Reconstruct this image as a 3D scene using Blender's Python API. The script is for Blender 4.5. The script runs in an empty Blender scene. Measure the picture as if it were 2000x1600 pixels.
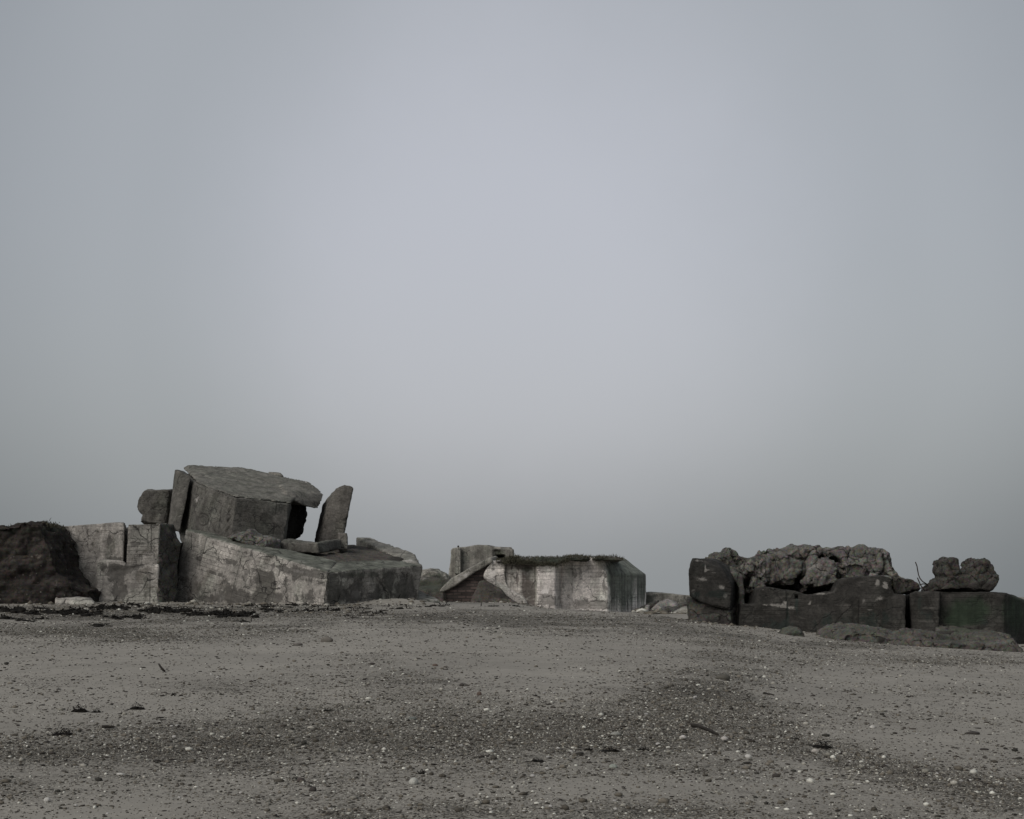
import bpy, bmesh, math, random
import numpy as np
from mathutils import Vector

random.seed(7)
rng = np.random.default_rng(11)
C = bpy.context.scene.collection
sc = bpy.context.scene

# ---------------------------------------------------------------- camera
F = 2747.0            # focal length in photograph pixels (2000 wide)
EYE = 1.6
HOR = 1165.0          # row of the eye level
cam_d = bpy.data.cameras.new('camera')
cam = bpy.data.objects.new('camera', cam_d)
C.objects.link(cam)
cam.location = (0, 0, EYE)
cam.rotation_euler = (math.radians(90), 0, 0)
cam_d.sensor_width = 36
cam_d.sensor_fit = 'HORIZONTAL'
cam_d.lens = 36 * F / 2000
cam_d.shift_y = (HOR - 800) / 2000
cam_d.clip_start = 0.1
cam_d.clip_end = 12000
sc.camera = cam

# ---------------------------------------------------------------- sky and sun
SUN_EL, SUN_AZ = math.radians(41), math.radians(-138)   # azimuth measured from +Y towards +X: behind the camera, to the left
world = bpy.data.worlds.new('World')
sc.world = world
world.use_nodes = True
wn, wl = world.node_tree.nodes, world.node_tree.links
wn.clear()
out = wn.new('ShaderNodeOutputWorld')
sky = wn.new('ShaderNodeTexSky')
sky.sky_type = 'NISHITA'
sky.sun_disc = False
sky.sun_elevation = SUN_EL
sky.sun_rotation = SUN_AZ
sky.air_density = 1.0
sky.dust_density = 8.0
hs = wn.new('ShaderNodeHueSaturation')
hs.inputs['Saturation'].default_value = 0.35
wl.new(sky.outputs[0], hs.inputs['Color'])
bg1 = wn.new('ShaderNodeBackground')
bg1.inputs['Strength'].default_value = 0.05
wl.new(hs.outputs[0], bg1.inputs['Color'])
# overcast layer: a soft bright area in the cloud in front, dimmer towards the sides and the horizon
geo = wn.new('ShaderNodeTexCoord')
def wmath(op, a, b=None, c=None, clamp=False):
    n = wn.new('ShaderNodeMath'); n.operation = op; n.use_clamp = clamp
    for i, v in enumerate((a, b, c)):
        if v is None: continue
        if isinstance(v, (int, float)): n.inputs[i].default_value = v
        else: wl.new(v, n.inputs[i])
    return n.outputs[0]
sep = wn.new('ShaderNodeSeparateXYZ')
wl.new(geo.outputs['Generated'], sep.inputs[0])
dx = wmath('SUBTRACT', sep.outputs['X'], 0.005)
az = wmath('ARCTAN2', dx, sep.outputs['Y'])
el = wmath('ARCSINE', sep.outputs['Z'])
ea = wmath('MULTIPLY', az, 1 / 0.34)
eb = wmath('SUBTRACT', el, 0.19)
up = wmath('GREATER_THAN', eb, 0.0)
wv = wmath('MULTIPLY_ADD', up, 1 / 0.42 - 1 / 0.26, 1 / 0.26)
eb = wmath('MULTIPLY', eb, wv)
cn = wn.new('ShaderNodeTexNoise')
cn.inputs['Scale'].default_value = 3.0
cn.inputs['Detail'].default_value = 7
cn.inputs['Roughness'].default_value = 0.6
wl.new(geo.outputs['Generated'], cn.inputs['Vector'])
q = wmath('ADD', wmath('MULTIPLY', ea, ea), wmath('MULTIPLY', eb, eb))
q = wmath('ADD', q, wmath('MULTIPLY', wmath('SUBTRACT', cn.outputs['Fac'], 0.5), 0.35))
g = wmath('POWER', 2.718, wmath('MULTIPLY', q, -1.0), clamp=True)
ramp = wn.new('ShaderNodeValToRGB')
ramp.color_ramp.interpolation = 'EASE'
e = ramp.color_ramp.elements
e[0].position = 0.0;  e[0].color = (0.165, 0.185, 0.204, 1)
e[1].position = 1.0;  e[1].color = (0.428, 0.442, 0.488, 1)
m = e.new(0.5); m.color = (0.300, 0.321, 0.346, 1)
wl.new(g, ramp.inputs[0])
bg2 = wn.new('ShaderNodeBackground')
bg2.inputs['Strength'].default_value = 0.88
low = wn.new('ShaderNodeMapRange'); low.interpolation_type = 'SMOOTHSTEP'
wl.new(el, low.inputs[0])
for i_, v_ in enumerate((0.08, 0.30, 1.0, 0.0)): low.inputs[i_ + 1].default_value = v_
mg = wn.new('ShaderNodeMix'); mg.data_type = 'RGBA'; mg.blend_type = 'MULTIPLY'
wl.new(low.outputs[0], mg.inputs[0]); wl.new(ramp.outputs[0], mg.inputs[6]); mg.inputs[7].default_value = (1.01, 1.0, 0.958, 1)
wl.new(mg.outputs[2], bg2.inputs['Color'])
add = wn.new('ShaderNodeAddShader')
wl.new(bg1.outputs[0], add.inputs[0])
wl.new(bg2.outputs[0], add.inputs[1])
wl.new(add.outputs[0], out.inputs['Surface'])

sun_d = bpy.data.lights.new('sun', 'SUN')
sun_d.energy = 1.1
sun_d.angle = math.radians(50)
sun_d.color = (1.0, 0.95, 0.9)
sun = bpy.data.objects.new('sun', sun_d)
C.objects.link(sun)
sdir = Vector((math.sin(SUN_AZ) * math.cos(SUN_EL), math.cos(SUN_AZ) * math.cos(SUN_EL), math.sin(SUN_EL)))
sun.rotation_euler = (-sdir).to_track_quat('-Z', 'Y').to_euler()
sun.location = (-30, -20, 40)

vs = sc.view_settings
vs.view_transform = 'Standard'
vs.look = 'None'
vs.exposure = 0.0
vs.gamma = 1.0
vs.use_curve_mapping = False

# ---------------------------------------------------------------- numeric noise
def _hash(ix, iy, iz, seed):
    h = (ix.astype(np.uint32) * np.uint32(374761393) + iy.astype(np.uint32) * np.uint32(668265263)
         + iz.astype(np.uint32) * np.uint32(2147483647 - 58) + np.uint32(seed) * np.uint32(144269))
    h = (h ^ (h >> np.uint32(13))) * np.uint32(1274126177)
    h = (h ^ (h >> np.uint32(16))) * np.uint32(2246822519)
    h = h ^ (h >> np.uint32(13))
    return (h & np.uint32(0xFFFFFF)).astype(np.float64) / 16777216.0

def vnoise(p, seed=0):
    i = np.floor(p).astype(np.int64); f = p - i
    f = f * f * f * (f * (f * 6 - 15) + 10)
    r = 0
    for a in (0, 1):
        wa = f[:, 0] if a else 1 - f[:, 0]
        for b in (0, 1):
            wb = f[:, 1] if b else 1 - f[:, 1]
            for c in (0, 1):
                wc = f[:, 2] if c else 1 - f[:, 2]
                r = r + wa * wb * wc * _hash(i[:, 0] + a, i[:, 1] + b, i[:, 2] + c, seed)
    return r * 2 - 1

def fbm(p, octv=4, seed=0, rough=0.5):
    r = 0; amp = 1; tot = 0
    for o in range(octv):
        r = r + amp * vnoise(p * (2.03 ** o) + o * 17.3, seed + o); tot += amp; amp *= rough
    return r / tot

def voro(p, seed=0, facet=False):
    i = np.floor(p).astype(np.int64); f = p - i
    f1 = np.full(len(p), 9.0); f2 = np.full(len(p), 9.0); cid = np.zeros(len(p)); fac = np.zeros(len(p))
    for a in (-1, 0, 1):
        for b in (-1, 0, 1):
            for c in (-1, 0, 1):
                x, y, z = i[:, 0] + a, i[:, 1] + b, i[:, 2] + c
                q = np.stack([a + _hash(x, y, z, seed), b + _hash(x, y, z, seed + 91), c + _hash(x, y, z, seed + 173)], 1)
                d = np.sqrt(((q - f) ** 2).sum(1))
                near = d < f1
                f2 = np.where(near, f1, np.minimum(f2, d))
                cid = np.where(near, _hash(x, y, z, seed + 311), cid)
                if facet:
                    rv = np.stack([_hash(x, y, z, seed + 401 + j) - .5 for j in range(3)], 1) * 2
                    fac = np.where(near, (rv * (f - q)).sum(1), fac)
                f1 = np.where(near, d, f1)
    return (f1, f2, cid, fac) if facet else (f1, f2, cid)

# ---------------------------------------------------------------- pixel <-> place
def P(px, py, d):
    return np.array(((px - 1000) / F * d, d, EYE - (py - HOR) / F * d))

def to_px(v):
    d = np.maximum(v[:, 1], 0.5)
    return 1000 + v[:, 0] / d * F, HOR + (EYE - v[:, 2]) / d * F

CR_X = [-3000, -400, 0, 400, 650, 820, 1000, 1100, 1240, 1345, 1440, 1600, 1750, 2000, 2500, 5000]
CR_Y = [1182, 1182, 1181, 1181, 1183, 1182, 1186, 1189, 1197, 1212, 1229, 1251, 1264, 1282, 1300, 1330]
CR_D = [54, 54, 54, 54, 54, 53, 52, 52, 50, 46, 42.5, 41, 40, 38.5, 37, 35]
BK_Z = [1.28, 1.28, 1.28, 1.28, 1.27, 1.27, 1.23, 0.75, 0.60, 0.60, 0.56, 0.34, 0.05, -0.05, -0.1, -0.2]   # height behind the crest
def gz(X, Y):
    X = np.asarray(X, float); Y = np.asarray(Y, float)
    Yc = np.maximum(Y, 8.0)
    px = 1000 + X / Yc * F
    dc = np.interp(px, CR_X, CR_D); pc = np.interp(px, CR_X, CR_Y); zb = np.interp(px, CR_X, BK_Z)
    zc = EYE - (pc - HOR) / F * dc
    t = np.clip((Y - 8) / (dc - 8), 0, 1)
    z = zc * t
    s = np.clip((Y - dc) / 12, 0, 1); s = s * s * (3 - 2 * s)
    z = np.where(Y > dc, zc + (zb - zc) * s, z)
    f = np.clip((Y - 120) / 400, 0, 1)
    z = z * (1 - f) - 3.0 * f
    p = np.stack([X, Y, X * 0], 1) if X.ndim else np.array([[X, Y, 0.0]])
    near = np.clip(1 - (Y - 90) / 60, 0, 1)
    n = (fbm(p / 3.5, 3, 5) * 0.03 + vnoise(p / 0.55, 8) * 0.006) * near
    foot = np.exp(-((Y - 57.0) / 1.6) ** 2) * np.clip((900 - px) / 60, 0, 1)
    n = n + foot * (0.05 + 0.09 * fbm(p / 1.3, 4, 15)) + 0.17 * np.exp(-(((X + 4.75) / 1.3) ** 2 + ((Y - 57.2) / 1.3) ** 2))
    n = n + 0.05 * np.exp(-((Y - 46.5) / 1.4) ** 2) * np.clip((px - 1420) / 60, 0, 1) * (1 + fbm(p / 1.2, 3, 16))
    return z + (n if X.ndim else n[0])

def on_ground(px, py):
    """the place on the beach seen at a photograph pixel"""
    d = np.linspace(8.2, 75, 2400)
    X = (px - 1000) / F * d
    g_ = HOR + (EYE - gz(X, d)) / d * F
    k = np.argmax(g_ <= py)
    return np.array((X[k], d[k], gz(X, d)[k]))

# ---------------------------------------------------------------- material helper
class NT:
    def __init__(s, name):
        s.m = bpy.data.materials.new(name); s.m.use_nodes = True
        s.n = s.m.node_tree.nodes; s.l = s.m.node_tree.links
        s.b = s.n['Principled BSDF']
    def put(s, sock, v):
        if isinstance(v, bpy.types.NodeSocket): s.l.new(v, sock)
        else:
            try: sock.default_value = v
            except Exception: sock.default_value = (v[0], v[1], v[2], 1)
    def math(s, op, a, b=0.0, c=0.0, clamp=False):
        n = s.n.new('ShaderNodeMath'); n.operation = op; n.use_clamp = clamp
        for i, v in enumerate((a, b, c)): s.put(n.inputs[i], v)
        return n.outputs[0]
    def attr(s, name):
        n = s.n.new('ShaderNodeAttribute'); n.attribute_name = name
        return n
    def noise(s, vec, scale, detail=4, rough=0.55, dist=0.0):
        n = s.n.new('ShaderNodeTexNoise'); s.put(n.inputs['Vector'], vec)
        n.inputs['Scale'].default_value = scale; n.inputs['Detail'].default_value = detail
        n.inputs['Roughness'].default_value = rough; n.inputs['Distortion'].default_value = dist
        return n.outputs['Fac']
    def voronoi(s, vec, scale, feature='F1', out='Distance', rand=1.0):
        n = s.n.new('ShaderNodeTexVoronoi'); n.feature = feature; s.put(n.inputs['Vector'], vec)
        n.inputs['Scale'].default_value = scale
        n.inputs['Randomness'].default_value = rand
        return n.outputs[out]
    def scale(s, vec, v):
        n = s.n.new('ShaderNodeVectorMath'); n.operation = 'MULTIPLY'; s.put(n.inputs[0], vec); n.inputs[1].default_value = v
        return n.outputs[0]
    def vadd(s, a, b):
        n = s.n.new('ShaderNodeVectorMath'); n.operation = 'ADD'; s.put(n.inputs[0], a); s.put(n.inputs[1], b)
        return n.outputs[0]
    def sstep(s, v, a, b, lo=0.0, hi=1.0):
        n = s.n.new('ShaderNodeMapRange'); n.interpolation_type = 'SMOOTHSTEP'
        s.put(n.inputs[0], v)
        for i, x in enumerate((a, b, lo, hi)): n.inputs[i + 1].default_value = x
        return n.outputs[0]
    def lin(s, v, a, b, lo, hi):
        n = s.n.new('ShaderNodeMapRange'); s.put(n.inputs[0], v)
        for i, x in enumerate((a, b, lo, hi)): n.inputs[i + 1].default_value = x
        return n.outputs[0]
    def mix(s, fac, a, b, mode='MIX'):
        n = s.n.new('ShaderNodeMix'); n.data_type = 'RGBA'; n.blend_type = mode
        s.put(n.inputs[0], fac)
        for i, v in ((6, a), (7, b)):
            if isinstance(v, bpy.types.NodeSocket): s.l.new(v, n.inputs[i])
            elif isinstance(v, (int, float)): n.inputs[i].default_value = (v, v, v, 1)
            else: n.inputs[i].default_value = (v[0], v[1], v[2], 1)
        return n.outputs[2]
    def tint(s, v):
        n = s.n.new('ShaderNodeCombineColor')
        for i in range(3): s.put(n.inputs[i], v)
        return n.outputs[0]
    def bump(s, h, strength, dist, prev=None):
        n = s.n.new('ShaderNodeBump'); n.inputs['Strength'].default_value = strength; n.inputs['Distance'].default_value = dist
        s.put(n.inputs['Height'], h)
        if prev is not None: s.l.new(prev, n.inputs['Normal'])
        return n.outputs[0]
    def done(s, col, rough=0.95, normal=None, spec=0.25):
        s.put(s.b.inputs['Base Color'], col); s.put(s.b.inputs['Roughness'], rough)
        s.b.inputs['Specular IOR Level'].default_value = spec
        if normal is not None: s.l.new(normal, s.b.inputs['Normal'])
        return s.m

def concrete(name, base, dark=(0.05, 0.047, 0.043), pale=(0.42, 0.40, 0.38), moss=(0.085, 0.092, 0.074),
             board=0.16, board_amt=1.0, streak=0.5, cracks=0.6, mott=1.0, bumpy=1.0, damp=1.0, pits=1.0, salt=0.0):
    t = NT(name)
    L = t.attr('local').outputs['Vector']
    tone = t.attr('stain_shade').outputs['Fac']; pl = t.attr('pale').outputs['Fac']; ms = t.attr('moss').outputs['Fac']
    sx = t.n.new('ShaderNodeSeparateXYZ'); t.l.new(L, sx.inputs[0])
    big = t.noise(L, 0.55, 6, 0.62)
    mid = t.noise(L, 2.3, 6, 0.65)
    fine = t.noise(L, 14, 5, 0.7)
    grit = t.noise(L, 55, 3, 0.6)
    v = t.lin(big, 0.3, 0.7, 1 - 0.22 * mott, 1 + 0.22 * mott)
    v = t.math('MULTIPLY', v, t.lin(mid, 0.3, 0.7, 1 - 0.2 * mott, 1 + 0.2 * mott))
    v = t.math('MULTIPLY', v, t.lin(fine, 0.3, 0.7, 0.66, 1.34))
    v = t.math('MULTIPLY', v, t.lin(t.noise(L, 6.5, 4, 0.7), 0.3, 0.7, 0.76, 1.24))
    v = t.math('MULTIPLY', v, t.lin(grit, 0.3, 0.7, 0.88, 1.12))
    # formwork boards
    zz = t.math('ADD', t.math('DIVIDE', sx.outputs['Z'], board), t.math('MULTIPLY', mid, 0.25))
    fl = t.math('FLOOR', zz); fr = t.math('SUBTRACT', zz, fl)
    wn_ = t.n.new('ShaderNodeTexWhiteNoise'); wn_.noise_dimensions = '2D'
    cb = t.n.new('ShaderNodeCombineXYZ'); t.l.new(fl, cb.inputs[0])
    t.l.new(t.math('FLOOR', t.math('MULTIPLY', t.math('ADD', sx.outputs['X'], t.math('MULTIPLY', fl, 1.37)), 0.4)), cb.inputs[1])
    t.l.new(cb.outputs[0], wn_.inputs['Vector'])
    v = t.math('MULTIPLY', v, t.lin(wn_.outputs[0], 0, 1, 1 - 0.13 * board_amt, 1 + 0.13 * board_amt))
    edge = t.math('MINIMUM', fr, t.math('SUBTRACT', 1.0, fr))
    line = t.sstep(edge, 0.02, 0.11, 1.0, 0.0)
    lmask = t.math('MULTIPLY', line, t.sstep(t.noise(L, 1.1, 3), 0.42, 0.6))
    v = t.math('MULTIPLY', v, t.math('SUBTRACT', 1.0, t.math('MULTIPLY', lmask, 0.34 * board_amt)))
    # run-off streaks
    st = t.noise(t.scale(L, (2.6, 2.6, 0.16)), 1.0, 6, 0.6)
    v = t.math('MULTIPLY', v, t.lin(st, 0.35, 0.62, 1 + 0.18 * streak, 1 - 0.4 * streak))
    # blow holes and vertical joints between shutter panels
    pv = t.scale(L, (1.0, 1.0, 1.7))
    pit = t.math('MULTIPLY', t.sstep(t.voronoi(pv, 3.6, 'F1', 'Distance'), 0.10, 0.22, 1.0, 0.0), t.sstep(t.noise(L, 2.0, 2), 0.48, 0.6))
    v = t.math('MULTIPLY', v, t.math('SUBTRACT', 1.0, t.math('MULTIPLY', pit, 0.5 * pits)))
    jx = t.math('FRACT', t.math('ADD', t.math('DIVIDE', sx.outputs['X'], 2.3), t.math('MULTIPLY', mid, 0.02)))
    jl = t.math('MULTIPLY', t.sstep(t.math('ABSOLUTE', t.math('SUBTRACT', jx, 0.5)), 0.006, 0.016, 1.0, 0.0), t.sstep(t.noise(L, 0.9, 2), 0.44, 0.52))
    v = t.math('MULTIPLY', v, t.math('SUBTRACT', 1.0, t.math('MULTIPLY', jl, 0.5)))
    # cracks
    wob = t.n.new('ShaderNodeTexNoise'); t.l.new(L, wob.inputs['Vector']); wob.inputs['Scale'].default_value = 1.7; wob.inputs['Detail'].default_value = 5
    wv_ = t.vadd(L, t.scale(wob.outputs['Color'], (0.7, 0.7, 0.7)))
    ce = t.voronoi(wv_, 0.75, 'DISTANCE_TO_EDGE')
    ck = t.math('MULTIPLY', t.sstep(ce, 0.004, 0.02, 1.0, 0.0), t.sstep(t.noise(L, 0.8, 2), 0.47, 0.56))
    ce2 = t.voronoi(t.vadd(L, t.scale(wob.outputs['Color'], (1.1, 1.1, 0.5))), 1.7, 'DISTANCE_TO_EDGE')
    ck2 = t.math('MULTIPLY', t.sstep(ce2, 0.008, 0.04, 1.0, 0.0), t.sstep(t.noise(t.vadd(L, (7.0, 3.0, 1.0)), 0.7, 3), 0.50, 0.58))
    ck = t.math('MAXIMUM', ck, t.math('MULTIPLY', ck2, 0.75))
    col = t.mix(1.0, base, t.tint(v), 'MULTIPLY')
    hue = t.noise(L, 0.9, 3)
    col = t.mix(t.sstep(hue, 0.45, 0.7, 0.0, 0.35), col, t.mix(1.0, col, (0.86, 1.0, 0.9), 'MULTIPLY'))
    n2 = t.noise(t.scale(L, (1.0, 1.0, 0.75)), 1.9, 9, 0.72, 0.6)
    # old damp patches with ragged outlines
    dp = t.noise(t.scale(L, (1.0, 1.0, 0.8)), 0.85, 9, 0.68, 0.8)
    col = t.mix(t.math('MULTIPLY', t.sstep(dp, 0.53, 0.60), 0.42 * damp), col, t.mix(1.0, col, (0.42, 0.40, 0.37), 'MULTIPLY'))
    if salt:
        sl = t.noise(t.scale(L, (0.7, 0.7, 2.2)), 1.5, 8, 0.7, 0.4)
        col = t.mix(t.math('MULTIPLY', t.sstep(sl, 0.55, 0.70), salt), col, t.mix(1.0, pale, (0.62, 0.61, 0.6), 'MULTIPLY'))
    fp = t.sstep(t.math('ADD', pl, t.math('MULTIPLY', t.math('SUBTRACT', n2, 0.5), 3.4)), 0.4, 0.8)
    fp = t.math('MULTIPLY', fp, t.sstep(pl, 0.05, 0.3))
    pale_c = t.mix(1.0, pale, t.tint(t.lin(fine, 0.3, 0.7, 0.8, 1.15)), 'MULTIPLY')
    col = t.mix(fp, col, pale_c)
    fd = t.sstep(t.math('ADD', tone, t.math('MULTIPLY', t.math('SUBTRACT', n2, 0.5), 3.6)), 0.40, 0.66)
    fd = t.math('MULTIPLY', fd, t.sstep(tone, 0.03, 0.3, 0, 0.74))
    dark_c = t.mix(1.0, dark, t.tint(t.lin(mid, 0.3, 0.7, 0.65, 1.4)), 'MULTIPLY')
    col = t.mix(fd, col, dark_c)
    fm = t.sstep(t.math('ADD', ms, t.math('MULTIPLY', t.math('SUBTRACT', st, 0.5), 1.2)), 0.3, 0.8)
    fm = t.math('MULTIPLY', fm, t.sstep(ms, 0.03, 0.25, 0, 0.85))
    moss_c = t.mix(1.0, moss, t.tint(t.math('MULTIPLY', t.lin(mid, 0.3, 0.7, 0.6, 1.4), t.lin(st, 0.35, 0.65, 1.5, 0.6))), 'MULTIPLY')
    col = t.mix(fm, col, moss_c)
    col = t.mix(t.math('MULTIPLY', ck, cracks), col, (0.02, 0.019, 0.018))
    h = t.math('ADD', t.math('MULTIPLY', fine, 0.5), t.math('MULTIPLY', mid, 0.5))
    h = t.math('SUBTRACT', h, t.math('MULTIPLY', lmask, 0.5 * board_amt))
    h = t.math('SUBTRACT', h, t.math('MULTIPLY', ck, 0.8))
    nrm = t.bump(h, 0.55 * bumpy, 0.08)
    nrm = t.bump(grit, 0.4 * bumpy, 0.012, nrm)
    return t.done(col, 0.93, nrm)

def rubble_stone(name, base, dark=(0.035, 0.032, 0.029), pale=(0.30, 0.28, 0.26), moss=(0.05, 0.06, 0.045), crack_scale=1.1, crack_w=0.03, specks=0.0):
    t = NT(name)
    L = t.attr('local').outputs['Vector']
    tone = t.attr('stain_shade').outputs['Fac']; pl = t.attr('pale').outputs['Fac']; ms = t.attr('moss').outputs['Fac']
    big = t.noise(L, 0.7, 6, 0.62); mid = t.noise(L, 3.0, 7, 0.7); fine = t.noise(L, 17, 5, 0.75); grit = t.noise(L, 60, 3)
    v = t.lin(big, 0.3, 0.7, 0.72, 1.28)
    v = t.math('MULTIPLY', v, t.lin(mid, 0.3, 0.7, 0.62, 1.4))
    v = t.math('MULTIPLY', v, t.lin(fine, 0.3, 0.7, 0.7, 1.3))
    wob = t.n.new('ShaderNodeTexNoise'); t.l.new(L, wob.inputs['Vector']); wob.inputs['Scale'].default_value = 2.2; wob.inputs['Detail'].default_value = 5
    wv_ = t.vadd(L, t.scale(wob.outputs['Color'], (0.55, 0.55, 0.55)))
    ce = t.voronoi(wv_, crack_scale, 'DISTANCE_TO_EDGE')
    ck = t.sstep(ce, crack_w * 0.2, crack_w, 1.0, 0.0)
    ck = t.math('MULTIPLY', ck, t.sstep(t.noise(L, 1.3, 2), 0.38, 0.55))
    agg = t.voronoi(L, 16, 'F1', 'Color')
    col = t.mix(1.0, base, t.tint(v), 'MULTIPLY')
    col = t.mix(0.18, col, t.mix(1.0, col, agg, 'OVERLAY'))
    if specks:
        sd_ = t.voronoi(L, 3.2, 'F1', 'Distance')
        strata = t.noise(t.scale(L, (0.5, 0.5, 5.0)), 1.0, 5, 0.6)
        col = t.mix(1.0, col, t.tint(t.lin(strata, .35, .65, .65, 1.45)), 'MULTIPLY')
        col = t.mix(t.math('MULTIPLY', t.sstep(sd_, 0.07, 0.13, 1.0, 0.0), specks), col, (0.19, 0.175, 0.155))
    fp = t.math('MULTIPLY', t.sstep(t.math('ADD', pl, t.math('MULTIPLY', t.math('SUBTRACT', mid, 0.5), 2.0)), 0.35, 0.8), t.sstep(pl, 0.05, 0.3))
    col = t.mix(fp, col, t.mix(1.0, pale, t.tint(t.lin(fine, 0.3, 0.7, 0.7, 1.2)), 'MULTIPLY'))
    fd = t.math('MULTIPLY', t.sstep(t.math('ADD', tone, t.math('MULTIPLY', t.math('SUBTRACT', mid, 0.5), 1.8)), 0.38, 0.65), t.sstep(tone, 0.03, 0.25, 0, 0.9))
    col = t.mix(fd, col, t.mix(1.0, dark, t.tint(t.lin(mid, 0.3, 0.7, 0.6, 1.4)), 'MULTIPLY'))
    fm = t.math('MULTIPLY', t.sstep(t.math('ADD', ms, t.math('MULTIPLY', t.math('SUBTRACT', mid, 0.5), 1.4)), 0.3, 0.8), t.sstep(ms, 0.03, 0.25, 0, 0.85))
    col = t.mix(fm, col, t.mix(1.0, moss, t.tint(t.lin(fine, 0.3, 0.7, 0.6, 1.4)), 'MULTIPLY'))
    col = t.mix(t.math('MULTIPLY', ck, 0.7), col, (0.016, 0.015, 0.014))
    h = t.math('ADD', t.math('MULTIPLY', mid, 0.7), t.math('MULTIPLY', fine, 0.4))
    h = t.math('SUBTRACT', h, t.math('MULTIPLY', ck, 0.9))
    nrm = t.bump(h, 0.9, 0.14)
    nrm = t.bump(grit, 0.5, 0.015, nrm)
    return t.done(col, 0.95, nrm)

# ---------------------------------------------------------------- solids
def hull(pts):
    bm = bmesh.new()
    for p in pts: bm.verts.new(p)
    r = bmesh.ops.convex_hull(bm, input=bm.verts)
    bmesh.ops.delete(bm, geom=list({g_ for g_ in r['geom_interior'] + r['geom_unused'] if isinstance(g_, bmesh.types.BMVert)}), context='VERTS')
    bm.verts.index_update()
    V = [tuple(v.co) for v in bm.verts]; Fc = [[v.index for v in f.verts] for f in bm.faces]
    bm.free()
    return V, Fc

def H(pix): return hull([P(*p) for p in pix])

def loft(layers):
    n = len(layers[0]); V = [tuple(p) for l in layers for p in l]; Fc = []
    for k in range(len(layers) - 1):
        for i in range(n):
            j = (i + 1) % n
            Fc.append([k * n + i, k * n + j, (k + 1) * n + j, (k + 1) * n + i])
    Fc.append(list(range(n))[::-1]); Fc.append([(len(layers) - 1) * n + i for i in range(n)])
    return V, Fc

def prism(pix, vec, d=None):
    a = [P(p[0], p[1], p[2] if len(p) > 2 else d) for p in pix]
    return loft([a, [q + np.array(vec, float) for q in a]])

def box(x0, y0, x1, y1, d, t): return prism([(x0, y0), (x1, y0), (x1, y1), (x0, y1)], (0, t, 0), d)

def lump(pix, d, thick, prof=((-0.5, 0.72), (-0.3, 0.95), (0.1, 1.0), (0.5, 0.7)), lean=(0, 0)):
    a = np.array([P(p[0], p[1], p[2] if len(p) > 2 else d) for p in pix])
    c = a.mean(0); lay = []
    for o, s in prof:
        q = a.copy()
        q[:, 0] = c[0] + (a[:, 0] - c[0]) * s + lean[0] * o * thick
        q[:, 2] = c[2] + (a[:, 2] - c[2]) * s + lean[1] * o * thick
        q[:, 1] = a[:, 1] + o * thick
        lay.append(q)
    return loft(lay)

def basis(ez=(0, 0, 1), ex=(1, 0, 0)):
    ez = np.array(ez, float); ez /= np.linalg.norm(ez)
    ex = np.array(ex, float); ex -= ez * ex.dot(ez); ex /= np.linalg.norm(ex)
    return np.stack([ex, np.cross(ez, ex), ez], 1)

def blobs(px, py, strokes):
    v = np.zeros(len(px))
    for s in strokes:
        x, y, rx, ry, a = s[:5]
        ang = math.radians(s[5]) if len(s) > 5 else 0.0
        dx_, dy_ = px - x, py - y
        u_ = (dx_ * math.cos(ang) + dy_ * math.sin(ang)) / rx; w_ = (-dx_ * math.sin(ang) + dy_ * math.cos(ang)) / ry
        v = v + a * np.exp(-(u_ * u_ + w_ * w_) * 0.9)
    return np.clip(v, 0, 1)

def tag(o, label=None, cat=None, group=None, kind=None):
    if label: o['label'] = label
    if cat: o['category'] = cat
    if group: o['group'] = group
    if kind: o['kind'] = kind
    return o

def thing(name, label, cat, loc, group=None):
    o = bpy.data.objects.new(name, None); C.objects.link(o); o.location = tuple(loc)
    o.empty_display_size = 0.2
    return tag(o, label, cat, group)

def link(name, me, mat, parent=None, origin=None):
    if mat: me.materials.append(mat)
    o = bpy.data.objects.new(name, me); C.objects.link(o)
    if parent is not None: o.parent = parent
    elif origin is not None: o.location = tuple(origin)
    return o

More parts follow.
